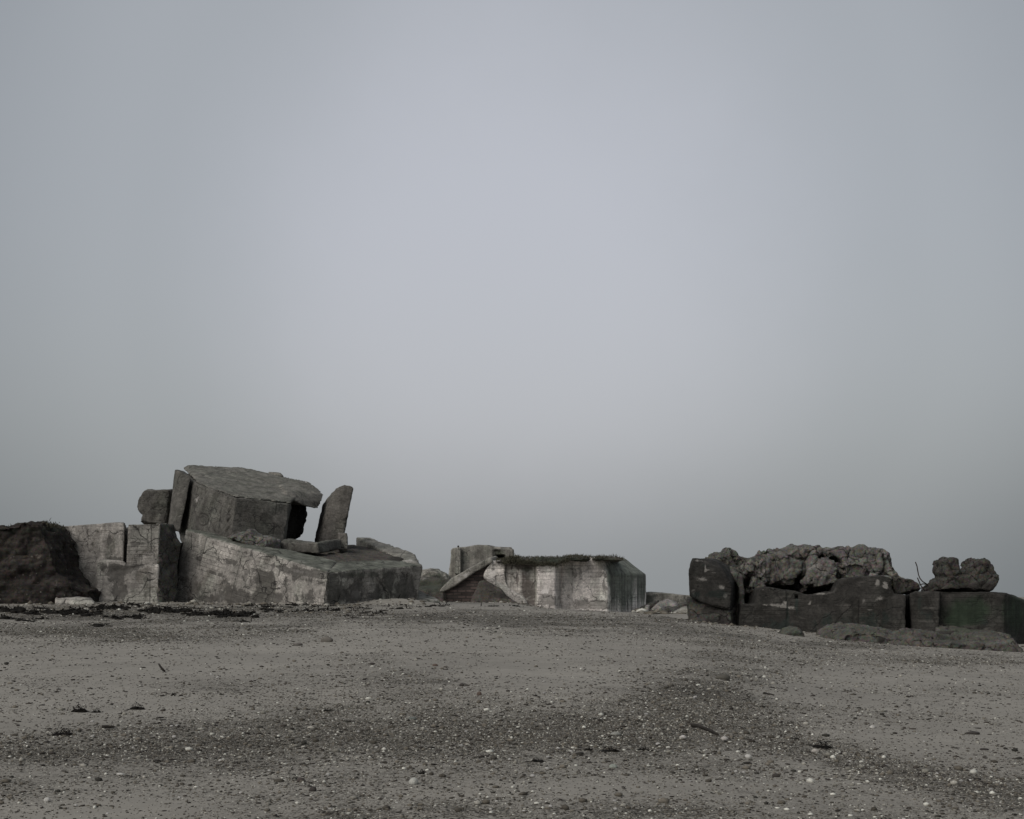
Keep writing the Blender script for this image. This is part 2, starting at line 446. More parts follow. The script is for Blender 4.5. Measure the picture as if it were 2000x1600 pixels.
def mass(name, solids, voxel, mat, parent=None, smooth=0, disp=((1.6, 0.05, 3), (0.35, 0.018, 3)), crack=None, ez=(0, 0, 1), ex=(1, 0, 0),
         stain_shade=(), pale=(), moss=(), rings=None, carve=None, seed=1, chip=0.0, moss_up=0.0):
    V, Fc = [], []
    for v, f in solids:
        k = len(V); V += [tuple(map(float, q)) for q in v]; Fc += [[i + k for i in q] for q in f]
    # make every solid's faces point outwards
    me = bpy.data.meshes.new(name + '_raw'); me.from_pydata(V, [], Fc)
    bm = bmesh.new(); bm.from_mesh(me)
    bmesh.ops.triangulate(bm, faces=bm.faces[:]); bmesh.ops.recalc_face_normals(bm, faces=bm.faces[:])
    bm.to_mesh(me); bm.free()
    tmp = bpy.data.objects.new('raw', me); C.objects.link(tmp)
    md = tmp.modifiers.new('r', 'REMESH'); md.mode = 'VOXEL'; md.voxel_size = voxel; md.adaptivity = 0
    dg = bpy.context.evaluated_depsgraph_get(); dg.update()
    res = bpy.data.meshes.new_from_object(tmp.evaluated_get(dg))
    bpy.data.objects.remove(tmp); bpy.data.meshes.remove(me)
    res.name = name
    n = len(res.vertices)
    co = np.empty(n * 3); res.vertices.foreach_get('co', co); co = co.reshape(-1, 3)
    ed = np.empty(len(res.edges) * 2, np.int32); res.edges.foreach_get('vertices', ed); ed = ed.reshape(-1, 2)
    deg = np.maximum(np.bincount(ed.ravel(), minlength=n), 1)[:, None]
    def lap(c):
        a = np.zeros_like(c)
        for k in range(c.shape[1]):
            a[:, k] = np.bincount(ed[:, 0], c[ed[:, 1], k], n) + np.bincount(ed[:, 1], c[ed[:, 0], k], n)
        return a / deg
    for _ in range(smooth): co = co * 0.4 + lap(co) * 0.6
    res.vertices.foreach_set('co', co.ravel()); res.update()
    nr = np.empty(n * 3); res.vertices.foreach_get('normal', nr); nr = nr.reshape(-1, 3)
    if chip:
        # worn and broken arrises: edges are where the surface is far from its own average
        s2 = co.copy()
        for _ in range(6): s2 = lap(s2)
        cv = np.clip(np.einsum('ij,ij->i', co - s2, nr) / (voxel * 0.9), 0, 1)
        e_ = np.clip(fbm(co / 0.5, 4, seed + 40, .65) * 2.6 - 0.35, 0, 1)
        co = co - nr * (cv * e_ * chip * .6)[:, None]
    off = np.zeros(n)
    for k, (s, a, o_) in enumerate(disp):
        off += fbm(co / s, o_, seed + k * 7) * a
    for (s, a, w) in (crack or ()):
        wob = np.stack([fbm(co / (s * 0.7), 3, seed + 60 + j) for j in range(3)], 1)
        f1, f2, cid, fa = voro(co / s + wob * 0.12, seed + 77, True)
        q_ = (cid - 0.5) * a * 0.8 + fa * a * 1.3
        off += np.minimum(q_ - np.percentile(q_, 50), a * .38) - a * .7 * np.clip(1 - (f2 - f1) / w, 0, 1)
    px, py = to_px(co)
    if carve is not None: off += carve(px, py, nr)
    co = co + nr * off[:, None]
    if parent is not None: org = np.array(parent.location)
    else:
        org = co.mean(0); org[2] = co[:, 2].min()
    at = res.attributes.new('local', 'FLOAT_VECTOR', 'POINT')
    at.data.foreach_set('vector', ((co - org) @ basis(ez, ex)).astype(np.float32).ravel())
    front = np.clip(-nr[:, 1] * 4 + 1.2, 0, 1)
    for nm, strokes in (('stain_shade', stain_shade), ('pale', pale), ('moss', moss)):  # the first mask holds real stains and the painted shade of openings
        at = res.attributes.new(nm, 'FLOAT', 'POINT')
        val = blobs(px, py, strokes) * front if len(strokes) else np.zeros(n)
        if nm == 'stain_shade' and rings is not None: val = np.clip(val + rings(px, py) * front, 0, 1)
        if nm == 'moss' and moss_up: val = np.clip(val + moss_up * np.clip(nr[:, 2], 0, 1), 0, 1)
        at.data.foreach_set('value', val.astype(np.float32))
    res.vertices.foreach_set('co', (co - org).astype(np.float32).ravel())
    res.polygons.foreach_set('use_smooth', np.ones(len(res.polygons), bool))
    res.update()
    return link(name, res, mat, parent, org)

def raw_mesh(name, V, Fc, mat=None, parent=None, origin=(0, 0, 0), smooth=True):
    me = bpy.data.meshes.new(name)
    me.from_pydata([tuple(np.array(v) - np.array(origin)) for v in V], [], Fc)
    if smooth: me.polygons.foreach_set('use_smooth', np.ones(len(me.polygons), bool))
    return link(name, me, mat, parent, origin)

def big_mesh(name, V, Tri, mat, col=None):
    """many triangles straight from arrays"""
    me = bpy.data.meshes.new(name)
    me.vertices.add(len(V)); me.vertices.foreach_set('co', V.astype(np.float32).ravel())
    me.loops.add(Tri.size); me.loops.foreach_set('vertex_index', Tri.astype(np.int32).ravel())
    me.polygons.add(len(Tri)); me.polygons.foreach_set('loop_start', np.arange(0, Tri.size, 3, dtype=np.int32))
    me.polygons.foreach_set('loop_total', np.full(len(Tri), 3, np.int32))
    me.polygons.foreach_set('use_smooth', np.ones(len(Tri), bool))
    me.update(calc_edges=True)
    if col is not None:
        at = me.attributes.new('tint', 'FLOAT_COLOR', 'POINT')
        at.data.foreach_set('color', np.concatenate([col, np.ones((len(col), 1))], 1).astype(np.float32).ravel())
    return link(name, me, mat)

def tube(pts, rad, sides=6):
    pts = [np.array(p, float) for p in pts]; V = []; Fc = []
    for i, p in enumerate(pts):
        t = pts[min(i + 1, len(pts) - 1)] - pts[max(i - 1, 0)]; t /= np.linalg.norm(t)
        a = np.cross(t, (0.3, 0.2, 0.93)); a /= np.linalg.norm(a); b = np.cross(t, a)
        r = rad[i] if hasattr(rad, '__len__') else rad
        for k in range(sides):
            an = 2 * math.pi * k / sides
            V.append(p + r * (a * math.cos(an) + b * math.sin(an)))
    for i in range(len(pts) - 1):
        for k in range(sides):
            j = (k + 1) % sides
            Fc.append([i * sides + k, i * sides + j, (i + 1) * sides + j, (i + 1) * sides + k])
    Fc.append(list(range(sides))[::-1]); Fc.append([(len(pts) - 1) * sides + k for k in range(sides)])
    return V, Fc

# ---------------------------------------------------------------- beach
def gravel_at(px, py):
    """how much of the sand is covered by shingle, read off the photograph"""
    S = [(100, 1462, 260, 34, .85), (420, 1450, 260, 34, .9), (720, 1440, 220, 46, .95), (950, 1440, 210, 52, 1), (1180, 1430, 190, 50, .85),
         (1350, 1400, 130, 62, .95), (1370, 1345, 90, 34, .7), (1490, 1420, 120, 36, .75, 22), (1640, 1468, 150, 30, .75, 15), (1850, 1520, 190, 34, .75, 12),
         (2050, 1550, 150, 40, .8),
         (1050, 1212, 240, 24, .75), (1300, 1222, 130, 24, .6), (860, 1205, 90, 16, .5),
         (200, 1238, 270, 22, .85), (480, 1232, 150, 14, .5), (100, 1195, 260, 16, .9), (400, 1195, 260, 16, .9), (680, 1197, 130, 14, .6),
         (250, 1575, 330, 26, .45), (800, 1595, 330, 22, .6), (500, 1520, 260, 26, .45), (950, 1575, 240, 22, .55), (1250, 1585, 240, 24, .6), (1600, 1545, 210, 26, .55),
         (1100, 1515, 220, 26, .4), (1800, 1590, 260, 20, .4),
         (1600, 1262, 160, 15, .75), (1850, 1290, 170, 15, .75), (1430, 1245, 90, 14, .6),
         (690, 1330, 190, 32, .5), (350, 1345, 210, 24, .33), (820, 1285, 140, 18, .3), (1530, 1305, 130, 26, .42), (1900, 1345, 160, 26, .28),
         (1330, 1290, 120, 24, .35), (1750, 1390, 200, 30, .22), (60, 1335, 90, 18, .3), (1000, 1370, 190, 26, .35), (620, 1390, 160, 20, .35)]
    v = np.zeros(len(px))
    for s in S:
        ang = math.radians(s[5]) if len(s) > 5 else 0
        a, b = px - s[0], py - s[1]
        u_ = (a * math.cos(ang) + b * math.sin(ang)) / s[2]; w_ = (-a * math.sin(ang) + b * math.cos(ang)) / s[3]
        v = 1 - (1 - v) * (1 - s[4] * np.exp(-(u_ * u_ + w_ * w_) * 0.75))
    low = np.clip((py - 1420) / 90, 0, 1) * .30 + .10
    return np.maximum(v * .93, low)

def lines(lo, hi, step): return np.arange(lo, hi, step)
gx = np.concatenate([-np.geomspace(4000, 26, 22), lines(-25.6, 25.6, 0.16), np.geomspace(26, 4000, 22)])
gy = np.concatenate([-np.geomspace(400, 4, 8), [0, 3, 5], lines(7, 58, 0.11), lines(58.5, 140, 1.2), np.geomspace(143, 9000, 24)])
GX, GY = np.meshgrid(gx, gy)
X, Y = GX.ravel(), GY.ravel()
Z = gz(X, Y)
nx, ny = len(gx), len(gy)
idx = np.arange(nx * ny).reshape(ny, nx)
quads = np.stack([idx[:-1, :-1], idx[:-1, 1:], idx[1:, 1:], idx[1:, :-1]], -1).reshape(-1, 4)
me = bpy.data.meshes.new('ground')
me.vertices.add(len(X)); me.vertices.foreach_set('co', np.stack([X, Y, Z], 1).astype(np.float32).ravel())
me.loops.add(quads.size); me.loops.foreach_set('vertex_index', quads.astype(np.int32).ravel())
me.polygons.add(len(quads)); me.polygons.foreach_set('loop_start', np.arange(0, quads.size, 4, dtype=np.int32))
me.polygons.foreach_set('loop_total', np.full(len(quads), 4, np.int32))
me.polygons.foreach_set('use_smooth', np.ones(len(quads), bool))
me.update(calc_edges=True)
gpx, gpy = to_px(np.stack([X, Y, Z], 1))
gv = gravel_at(gpx, gpy)
gv = np.where(Y < 8.5, 0.45, gv); gv = np.where(Y > 57, 0.35, gv)
gp = np.stack([X, Y, X * 0], 1)
gv = np.clip(gv * .92 + (fbm(gp / 1.4, 5, 3, .65) * 0.50 + fbm(gp / 4.0, 3, 13) * .18) * np.clip(gv * 3, 0.35, 1), 0, 1)
at = me.attributes.new('shingle', 'FLOAT', 'POINT'); at.data.foreach_set('value', gv.astype(np.float32))

t = NT('beach_sand')
tc = t.n.new('ShaderNodeTexCoord').outputs['Object']
sh = t.attr('shingle').outputs['Fac']
lo = t.noise(tc, 0.35, 5, 0.6); md_ = t.noise(tc, 3.2, 6, 0.65); hi = t.noise(tc, 26, 5, 0.7); gr = t.noise(tc, 170, 3, 0.6)
v = t.math('MULTIPLY', t.lin(lo, 0.3, 0.7, 0.86, 1.14), t.lin(md_, 0.3, 0.7, 0.88, 1.12))
v = t.math('MULTIPLY', v, t.lin(gr, 0.3, 0.7, 0.88, 1.12))
sand = t.mix(1.0, (0.230, 0.217, 0.191), t.tint(v), 'MULTIPLY')
vc = t.voronoi(tc, 48, 'F1', 'Color'); vd = t.voronoi(tc, 48, 'F1', 'Distance')
sepc = t.n.new('ShaderNodeSeparateColor'); t.l.new(vc, sepc.inputs[0])
cr = t.n.new('ShaderNodeValToRGB'); t.l.new(sepc.outputs[0], cr.inputs[0])
ee = cr.color_ramp.elements; ee[0].position = 0; ee[0].color = (0.036, 0.033, 0.029, 1); ee[1].position = 1; ee[1].color = (0.36, 0.34, 0.31, 1)
for p_, c_ in ((0.35, (0.082, 0.075, 0.060)), (0.65, (0.150, 0.139, 0.115)), (0.9, (0.22, 0.207, 0.177))):
    k_ = ee.new(p_); k_.color = (*c_, 1)
peb = t.mix(t.sstep(vd, 0.3, 0.75), cr.outputs[0], (0.042, 0.039, 0.034))
msk = t.math('ADD', sh, t.math('MULTIPLY', t.math('SUBTRACT', t.noise(tc, 9, 5, 0.75), 0.5), 1.5))
msk = t.math('ADD', msk, t.math('MULTIPLY', t.math('SUBTRACT', t.noise(tc, 1.6, 4, 0.6), 0.5), 0.5))
msk = t.math('ADD', msk, t.math('MULTIPLY', t.math('SUBTRACT', sepc.outputs[1], 0.5), 0.5))
msk = t.math('MULTIPLY', t.sstep(msk, 0.30, 0.82), t.sstep(sh, 0.02, 0.25))
# single dark and pale grains lying on open sand
g1 = t.voronoi(tc, 13, 'F1', 'Distance'); g1c = t.voronoi(tc, 13, 'F1', 'Color')
gs = t.n.new('ShaderNodeSeparateColor'); t.l.new(g1c, gs.inputs[0])
gm = t.math('MULTIPLY', t.sstep(t.math('ADD', g1, t.math('MULTIPLY', gs.outputs[1], 0.18)), 0.16, 0.26, 1.0, 0.0), t.sstep(t.noise(tc, 1.1, 4, 0.65), 0.38, 0.62))
sand = t.mix(t.math('MULTIPLY', gm, 0.75), sand, t.mix(t.sstep(gs.outputs[0], 0.80, 0.84), (0.055, 0.049, 0.042), (0.36, 0.345, 0.32)))
col = t.mix(msk, sand, peb)
hgt = t.math('ADD', t.math('MULTIPLY', t.math('MULTIPLY', t.math('SUBTRACT', 0.6, vd), msk), 1.0), t.math('MULTIPLY', hi, 0.3))
nrm = t.bump(hgt, 0.7, 0.012)
nrm = t.bump(md_, 0.25, 0.03, nrm)
beach_mat = t.done(col, 0.96, nrm, 0.2)
ground = link('ground', me, beach_mat)
tag(ground, 'grey sand and shingle beach rising to the ruins', None, None, 'structure')

# ---------------------------------------------------------------- materials
M_panel = concrete('pale_board_concrete', (0.262, 0.247, 0.226), board=0.17, streak=0.6, mott=1.4, damp=1.3, salt=0.35, cracks=.85)
M_cas = concrete('weathered_grey_concrete', (0.102, 0.097, 0.087), board=0.2, board_amt=0.45, streak=0.5, mott=1.3)  # casemate front set darker than its roof, weaker light put into the colour
M_roof = concrete('toplit_grey_concrete', (0.150, 0.142, 0.127), moss=(0.126, 0.127, 0.107), board=0.2, board_amt=0.3, streak=0.3, mott=1.1, cracks=.4)  # lighter roof copy: the stronger light from above is put into the colour
M_slab = concrete('standing_slab_concrete', (0.118, 0.110, 0.099), board=0.13, board_amt=0.7, streak=0.4)
M_shade_dark = concrete('shade_black_concrete', (0.022, 0.021, 0.019), board_amt=0.2, streak=0.2)  # near black stands in for interior and gap shade; also the post's colour
M_far = concrete('far_pale_concrete', (0.68, 0.635, 0.60), damp=.6, mott=1.0, dark=(0.19, 0.178, 0.163), pale=(0.74, 0.70, 0.665), moss=(0.078, 0.094, 0.073), board=0.22, board_amt=1.1, streak=0.6)
M_tower = concrete('far_grey_concrete', (0.235, 0.225, 0.200), dark=(0.07, 0.075, 0.065), moss=(0.09, 0.10, 0.075), board=0.3, board_amt=0.4, streak=0.9, damp=.6)
M_right = concrete('dark_wet_concrete', (0.036, 0.034, 0.031), dark=(0.019, 0.026, 0.023), pale=(0.21, 0.20, 0.185), moss=(0.020, 0.031, 0.019), board=0.14, board_amt=0.75, streak=0.6, mott=1.5, salt=0.5, damp=1.3)
M_stone = rubble_stone('broken_concrete_stone', (0.135, 0.129, 0.116), pale=(0.235, 0.222, 0.205))
M_stone2 = rubble_stone('dark_broken_stone', (0.062, 0.058, 0.051), crack_scale=1.8)
M_rough = rubble_stone('broken_end_stone', (0.08, 0.076, 0.067), crack_scale=1.6)
M_boulder = rubble_stone('weedy_boulder_stone', (0.098, 0.094, 0.082), moss=(0.065, 0.075, 0.055), crack_scale=1.4, crack_w=0.02)
M_pale_stone = rubble_stone('pale_rubble_stone', (0.26, 0.245, 0.225), crack_scale=0.6, crack_w=0.015)
M_earth = rubble_stone('brown_earth', (0.036, 0.031, 0.027), pale=(0.16, 0.14, 0.12), crack_scale=2.2, crack_w=0.02, specks=0.8)
M_dirt = rubble_stone('dry_dirt', (0.085, 0.077, 0.066), crack_scale=2.6, crack_w=0.012)

def plain(name, base, scale=8, amt=0.35, rough=0.9, spec=0.25):
    t = NT(name); o = t.n.new('ShaderNodeTexCoord').outputs['Object']
    a = t.noise(o, scale, 5, 0.65)
    c_ = t.mix(1.0, base, t.tint(t.lin(a, 0.3, 0.7, 1 - amt, 1 + amt)), 'MULTIPLY')
    return t.done(c_, rough, t.bump(t.noise(o, scale * 3, 4), 0.4, 0.01), spec)
M_weed = plain('black_seaweed', (0.009, 0.008, 0.0065), 20, 0.5, 0.8, 0.12)
M_grass = plain('dry_dark_grass', (0.055, 0.052, 0.036), 5, 0.5)
M_wood = plain('wet_dark_wood', (0.022, 0.019, 0.016), 20, 0.4)
M_rust = plain('rusty_iron', (0.035, 0.026, 0.021), 12, 0.4)

def tinted(name):
    t = NT(name); a = t.attr('tint').outputs['Color']; o = t.n.new('ShaderNodeTexCoord').outputs['Object']
    n_ = t.noise(o, 60, 4, 0.6)
    return t.done(t.mix(1.0, a, t.tint(t.lin(n_, 0.3, 0.7, 0.75, 1.2)), 'MULTIPLY'), 0.85, None, 0.25)
M_peb = tinted('pebble_stone')

# ---------------------------------------------------------------- left: earth bank, broken wall
TILT = (0.17, -0.15, 1.0)         # the fallen bunker's own "up"
mass('earth_bank', [lump([(-420, 1200), (-420, 1046), (-200, 1042), (0, 1038), (24, 1033), (77, 1030), (95, 1025), (114, 1028), (125, 1030), (140, 1062), (152, 1098), (160, 1122),
                          (185, 1136), (192, 1200)], 58.5, 6, ((-0.5, 1.0), (-0.36, 1.0), (0, .99), (0.5, 0.93))),
                    lump([(-420, 1200), (-400, 1150), (-100, 1142), (0, 1140), (90, 1128), (150, 1136), (188, 1150), (192, 1200)], 56.6, 2.4, ((-0.5, .80), (-0.2, .97), (0.5, 1.0)))],
     0.075, M_earth, smooth=2, disp=((2.2, 0.26, 4), (0.7, 0.16, 5), (0.2, 0.07, 3)), crack=[(.8, .12, .12), (.35, .06, .15)], seed=3,
     pale=[(75, 1087, 7, 6, .9), (20, 1090, 5, 3, .6), (110, 1140, 3, 16, .6, 15), (104, 1069, 3, 2, .9), (150, 1158, 10, 5, .5), (40, 1120, 60, 12, .3)], moss=[(60, 1035, 120, 8, .6)])
tag(bpy.data.objects['earth_bank'], 'dark brown earth bank with grassy top at the left edge', None, None, 'structure')

root = thing('ruined_wall', 'upright pale concrete wall with vertical slot beside the dark earth bank', 'wall', P(245, 1180, 58))
stA = [(165, 1065, 40, 4, .5, -8), (215, 1052, 18, 8, .5), (205, 1062, 12, 18, .5), (170, 1045, 8, 14, .45), (150, 1120, 12, 20, .4), (230, 1092, 22, 8, .9), (212, 1100, 14, 10, .7), (180, 1120, 20, 20, .3)]
mass('wall_panel', [prism([(118, 1028, 59), (243, 1020, 58), (241.5, 1095, 58), (196, 1150, 58), (150, 1150, 58.6), (120, 1075, 59)], (-.55, 2.2, 0))], 0.055, M_panel, root, disp=((1.5, .03, 3), (.3, .016, 3)), stain_shade=stA, chip=.10, seed=5)
stB = [(280, 1062, 30, 4, .6), (285, 1078, 26, 3, .5), (262, 1065, 6, 12, .5), (300, 1030, 14, 5, .5), (258, 1028, 6, 6, .4)]
mass('wall_panel', [prism([(250, 1024, 57.8), (313, 1024, 57.8), (309, 1104, 57.7), (246.5, 1104, 57.7)], (-.45, 2.0, 0)), prism([(240, 1030, 59), (255, 1030, 59), (255, 1100, 59), (240, 1100, 59)], (0, 1.2, 0))], 0.055, M_panel, root, disp=((1.5, .03, 3), (.3, .014, 3)), stain_shade=stB, chip=.10, seed=6)
stC = [(225, 1118, 26, 12, 1.0), (228, 1140, 14, 22, 1.0), (235, 1160, 12, 12, .9), (265, 1108, 22, 7, .9, -20), (300, 1108, 12, 5, .8), (220, 1105, 28, 5, .6), (195, 1160, 8, 14, .35)]
mass('wall_base', [prism([(190, 1098, 57.55), (203, 1093, 57.6), (240, 1096, 57.6), (247, 1103, 57.55), (310, 1102, 57.55), (310, 1196, 57.5), (187, 1196, 57.5)], (-.5, 2.5, 0))],
     0.055, M_panel, root, disp=((1.5, .04, 3), (.3, .016, 3)), stain_shade=stC, pale=[(304, 1119, 1.5, 7, 1)], chip=.16, seed=7,
     carve=lambda px, py, nr: -0.10 * blobs(px, py, [(226, 1118, 24, 10, 1), (228, 1142, 12, 20, 1), (262, 1108, 22, 5, .8, -20)]) * (nr[:, 1] < -0.4))
mass('filler', [H([(330, 1062, 60.6), (366, 1060, 60.9), (366, 1196, 60.9), (330, 1196, 60.6), (330, 1062, 62), (366, 1060, 62), (366, 1196, 62), (330, 1196, 62)])], 0.06, M_shade_dark, root, seed=95)  # filler added behind the gap, near black in place of shade
mass('broken_end', [loft([[P(*p) for p in [(309, 1023, 57.9), (341, 1023, 59.0), (342, 1041, 59), (350, 1058, 59), (351, 1080, 59), (347, 1135, 58.6), (338, 1196, 58), (309, 1196, 57.3)]],
                          [P(*p) + np.array((-.75, 2, 0)) for p in [(309, 1023, 57.9), (341, 1023, 59), (342, 1041, 59), (350, 1058, 59), (351, 1080, 59), (347, 1135, 58.6), (338, 1196, 58), (309, 1196, 57.3)]]])],
     0.055, M_rough, root, smooth=2, disp=((1.0, .12, 4), (.25, .07, 4)), seed=8, stain_shade=[(325, 1060, 14, 30, .5)], pale=[(328, 1130, 16, 10, .4)])

o = mass('concrete_slab', [H([(107, 1166, 55.4), (160, 1166, 55.6), (170, 1168, 55.5), (186, 1176, 55.3), (107, 1185, 55.2), (186, 1185, 55.2), (112, 1164, 56.4), (180, 1168, 56.4), (112, 1185, 56.4), (180, 1185, 56.4)])],
         0.05, M_panel, disp=((.6, .04, 3), (.2, .02, 3)), chip=.1, seed=9)
tag(o, 'low flat concrete slab lying at the foot of the earth bank', 'slab')

o = mass('concrete_chunk', [lump([(297, 959), (345, 960), (340, 1026), (286, 1026), (289, 1014), (291, 1007), (283, 1004), (278, 992), (280, 982), (284, 974)], 68, 2.6, ((-0.5, .94), (-0.3, 1), (0.5, .95)))],
         0.06, M_cas, disp=((.9, .10, 4), (.25, .04, 3)), chip=.2, seed=10, stain_shade=[(320, 1012, 10, 8, .8), (300, 1002, 14, 4, .5)])
tag(o, 'grey broken concrete chunk jutting out left behind the tall leaning pier', 'concrete block')

o = mass('concrete_pier', [H([(344.5, 918, 64), (374, 931, 63.6), (351, 1040, 62.6), (331, 1024, 63), (342, 918, 65.2), (360, 920, 66), (340, 945, 65.2), (329.5, 1024, 64.4), (338, 1038, 65)])],
         0.055, M_cas, disp=((1.2, .04, 3), (.3, .02, 3)), chip=.12, seed=11, ez=(0.25, 0, 1), stain_shade=[(358, 990, 8, 40, .4), (345, 1030, 14, 14, .7)])
tag(o, 'narrow leaning concrete pier against the left end of the tilted casemate', 'pier')

# ---------------------------------------------------------------- left: tilted casemate
root = thing('bunker_casemate', 'massive tilted concrete casemate resting on the fallen foundation', 'bunker', P(470, 1050, 64))
def ring(px, py, nr):
    r = np.hypot(px - 395, (py - 1015) * 0.95); f_ = nr[:, 1] < -0.3
    r2 = np.hypot(px - 425, (py - 1030) * 0.9)
    ck = np.exp(-((px - (449 + (985 - py) * .1 + 2.2 * np.sin(py * .35))) / 1.4) ** 2) * (py > 984) * .12
    return -(ck + 0.07 * np.exp(-((r - 10.5) / 1.5) ** 2) + 0.05 * np.exp(-((r - 6) / 1.3) ** 2) + 0.03 * np.exp(-((r2 - 10) / 2) ** 2)) * f_
def ring_dark(px, py):  # darkens the carved rings
    r = np.hypot(px - 395, (py - 1015) * 0.95); r2 = np.hypot(px - 425, (py - 1030) * 0.9)
    return .8 * np.exp(-((r - 10.5) / 1.5) ** 2) + .4 * np.exp(-((r - 6) / 1.3) ** 2) + .5 * np.exp(-((r2 - 10) / 1.6) ** 2) * (px < 426)
body = H([(359, 930, 66.2), (347, 1036, 65.4), (366, 936, 65.2), (356, 1044, 64.4), (374, 937, 64.4), (383, 945, 63.15), (414, 957, 62.05), (460, 972.5, 60.4), (537, 981.5, 61.3), (567, 984.5, 61.7),
          (357, 1060, 63.4), (366, 1065, 62.4), (450, 1062, 60.0), (553, 1066, 61.4),
          (360, 928, 68.5), (370, 926, 69), (471, 932, 71), (560, 955, 66), (567, 992, 63.2), (555, 1066, 62.8), (357, 1060, 70), (500, 1066, 70)])
mass('wall', [body], 0.04, M_cas, root, rings=ring_dark, disp=((1.8, .06, 3), (.5, .035, 3), (.15, .012, 2)), ez=TILT, ex=(1, .25, 0), chip=.25, seed=12, carve=ring, moss_up=0.35,
     stain_shade=[(378, 990, 3, 55, .8, -12), (445, 1010, 5, 40, .5), (430, 965, 40, 6, .35), (400, 1035, 30, 7, .5), (540, 1010, 20, 30, .3), (395, 1015, 12, 12, .22), (448, 1040, 7, 7, .8), (505, 1020, 4, 30, .4),
            (410, 1000, 30, 14, .3), (480, 980, 30, 5, .35)],
     pale=[(385, 970, 8, 12, .35), (415, 1022, 12, 5, .35), (400, 960, 14, 8, .25)])
roof = H([(366, 908, 69), (357, 914, 68.5), (384, 943, 63.3), (414, 955, 62.2), (460, 970.5, 60.55), (540, 979.5, 61.45), (567, 982.5, 61.85), (603, 942, 68.6), (524, 924, 71), (471, 913, 71.5),
          (562, 990, 63.6), (480, 985, 65)])
tip = H([(556, 960, 63.6), (572, 976, 63.4), (590, 986, 63.9), (604, 991, 64.4), (621, 994, 65), (629, 979, 65.6), (633, 966, 66.3), (625, 958, 67), (612, 948, 68), (603, 942, 68.6), (540, 935, 68),
         (600, 984, 67), (560, 975, 67), (560, 982, 64)])
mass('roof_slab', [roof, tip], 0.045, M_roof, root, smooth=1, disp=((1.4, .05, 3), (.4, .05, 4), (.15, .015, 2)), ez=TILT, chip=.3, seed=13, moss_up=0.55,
     stain_shade=[(430, 930, 8, 2, 1), (450, 948, 10, 2, .9), (410, 925, 7, 2, 1, 14), (480, 928, 8, 2, 1, 14), (500, 950, 9, 1.8, .8), (395, 927, 7, 2, 1, 14), (520, 962, 10, 2, .8),
            (545, 945, 8, 2, 1, 14), (470, 958, 10, 1.5, .7), (560, 968, 14, 2, .7, 12), (600, 955, 14, 2, .6, 12), (610, 985, 20, 6, .4), (575, 980, 12, 3, .6)],
     pale=[(597, 944, 3, 2, .8)])
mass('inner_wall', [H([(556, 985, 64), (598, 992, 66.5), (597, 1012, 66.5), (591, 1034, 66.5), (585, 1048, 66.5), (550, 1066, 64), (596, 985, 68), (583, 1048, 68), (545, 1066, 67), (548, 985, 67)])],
     0.05, M_shade_dark, root, disp=((.6, .16, 4), (.2, .09, 3)), ez=TILT, chip=.2, seed=14)  # interior shade comes from the near-black colour
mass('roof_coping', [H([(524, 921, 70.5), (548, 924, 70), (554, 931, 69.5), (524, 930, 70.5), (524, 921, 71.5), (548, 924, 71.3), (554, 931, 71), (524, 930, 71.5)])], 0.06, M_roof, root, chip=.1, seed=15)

# foundation the casemate stands on
root = thing('bunker_foundation', 'huge tilted foundation block with stained front and dirt filled top', 'bunker', P(600, 1182, 60))
wall_l = H([(365, 1035, 60.4), (372, 1037, 60), (400, 1049, 59.4), (450, 1067, 58.5), (500, 1085, 57.6), (560, 1102, 56.5), (641, 1117, 55.2),
            (352, 1092, 60.2), (337, 1180, 60), (333, 1196, 60), (631, 1196, 55.2),
            (450, 1046, 61.8), (500, 1062, 61), (557, 1076, 60.2), (608, 1086, 59), (658, 1097, 58), (350, 1196, 63), (650, 1196, 58), (375, 1034, 63)])
wall_r = H([(641, 1117, 55.2), (779, 1107, 58.9), (823, 1104.5, 60), (631, 1196, 55.2), (812, 1196, 60), (817, 1150, 60),
            (658, 1097, 58), (749, 1094, 60.3), (772, 1104, 59.4), (800, 1096, 62), (812, 1196, 63), (650, 1196, 58)])
rim = H([(823, 1104.5, 60), (808, 1081, 65), (760, 1064, 68.5), (716, 1049, 72), (695, 1049, 71.3), (719, 1060, 69.5), (740, 1071, 67), (769, 1080, 64.5), (792, 1088, 62.5), (795, 1100, 60.6),
         (812, 1196, 60), (812, 1196, 66), (692, 1180, 72), (720, 1180, 72)])
st = [(470, 1165, 40, 14, 1, 15), (510, 1120, 22, 10, .9, 25), (455, 1100, 22, 6, .7, 20), (520, 1145, 20, 22, .9), (560, 1150, 8, 24, .8), (555, 1110, 40, 7, .5, 14),
      (600, 1122, 40, 4, 1, 9), (560, 1112, 30, 3, .7, 16), (610, 1165, 14, 20, .9), (540, 1168, 14, 12, .5), (620, 1117, 30, 6, .9, 8), (575, 1125, 6, 30, .5), (440, 1130, 14, 14, .5), (430, 1170, 60, 8, .8), (600, 1133, 30, 4, .6, 8),
      (385, 1090, 20, 5, .45, 14), (470, 1078, 40, 4, .5, 18), (530, 1170, 20, 10, .6), (395, 1045, 20, 3, .7, 20), (495, 1130, 10, 20, .8), (580, 1170, 10, 14, .6), (415, 1118, 25, 3, .6, 16)]
stR = [(660, 1160, 22, 30, 1), (645, 1150, 10, 32, .9), (690, 1150, 16, 16, .9), (720, 1170, 60, 12, .8), (770, 1150, 30, 26, .9), (800, 1160, 20, 30, 1), (680, 1125, 40, 8, .9), (740, 1122, 40, 6, .5), (705, 1140, 12, 12, .6), (650, 1120, 20, 5, .7),
       (740, 1150, 14, 20, .7), (785, 1130, 3, 24, .7)]
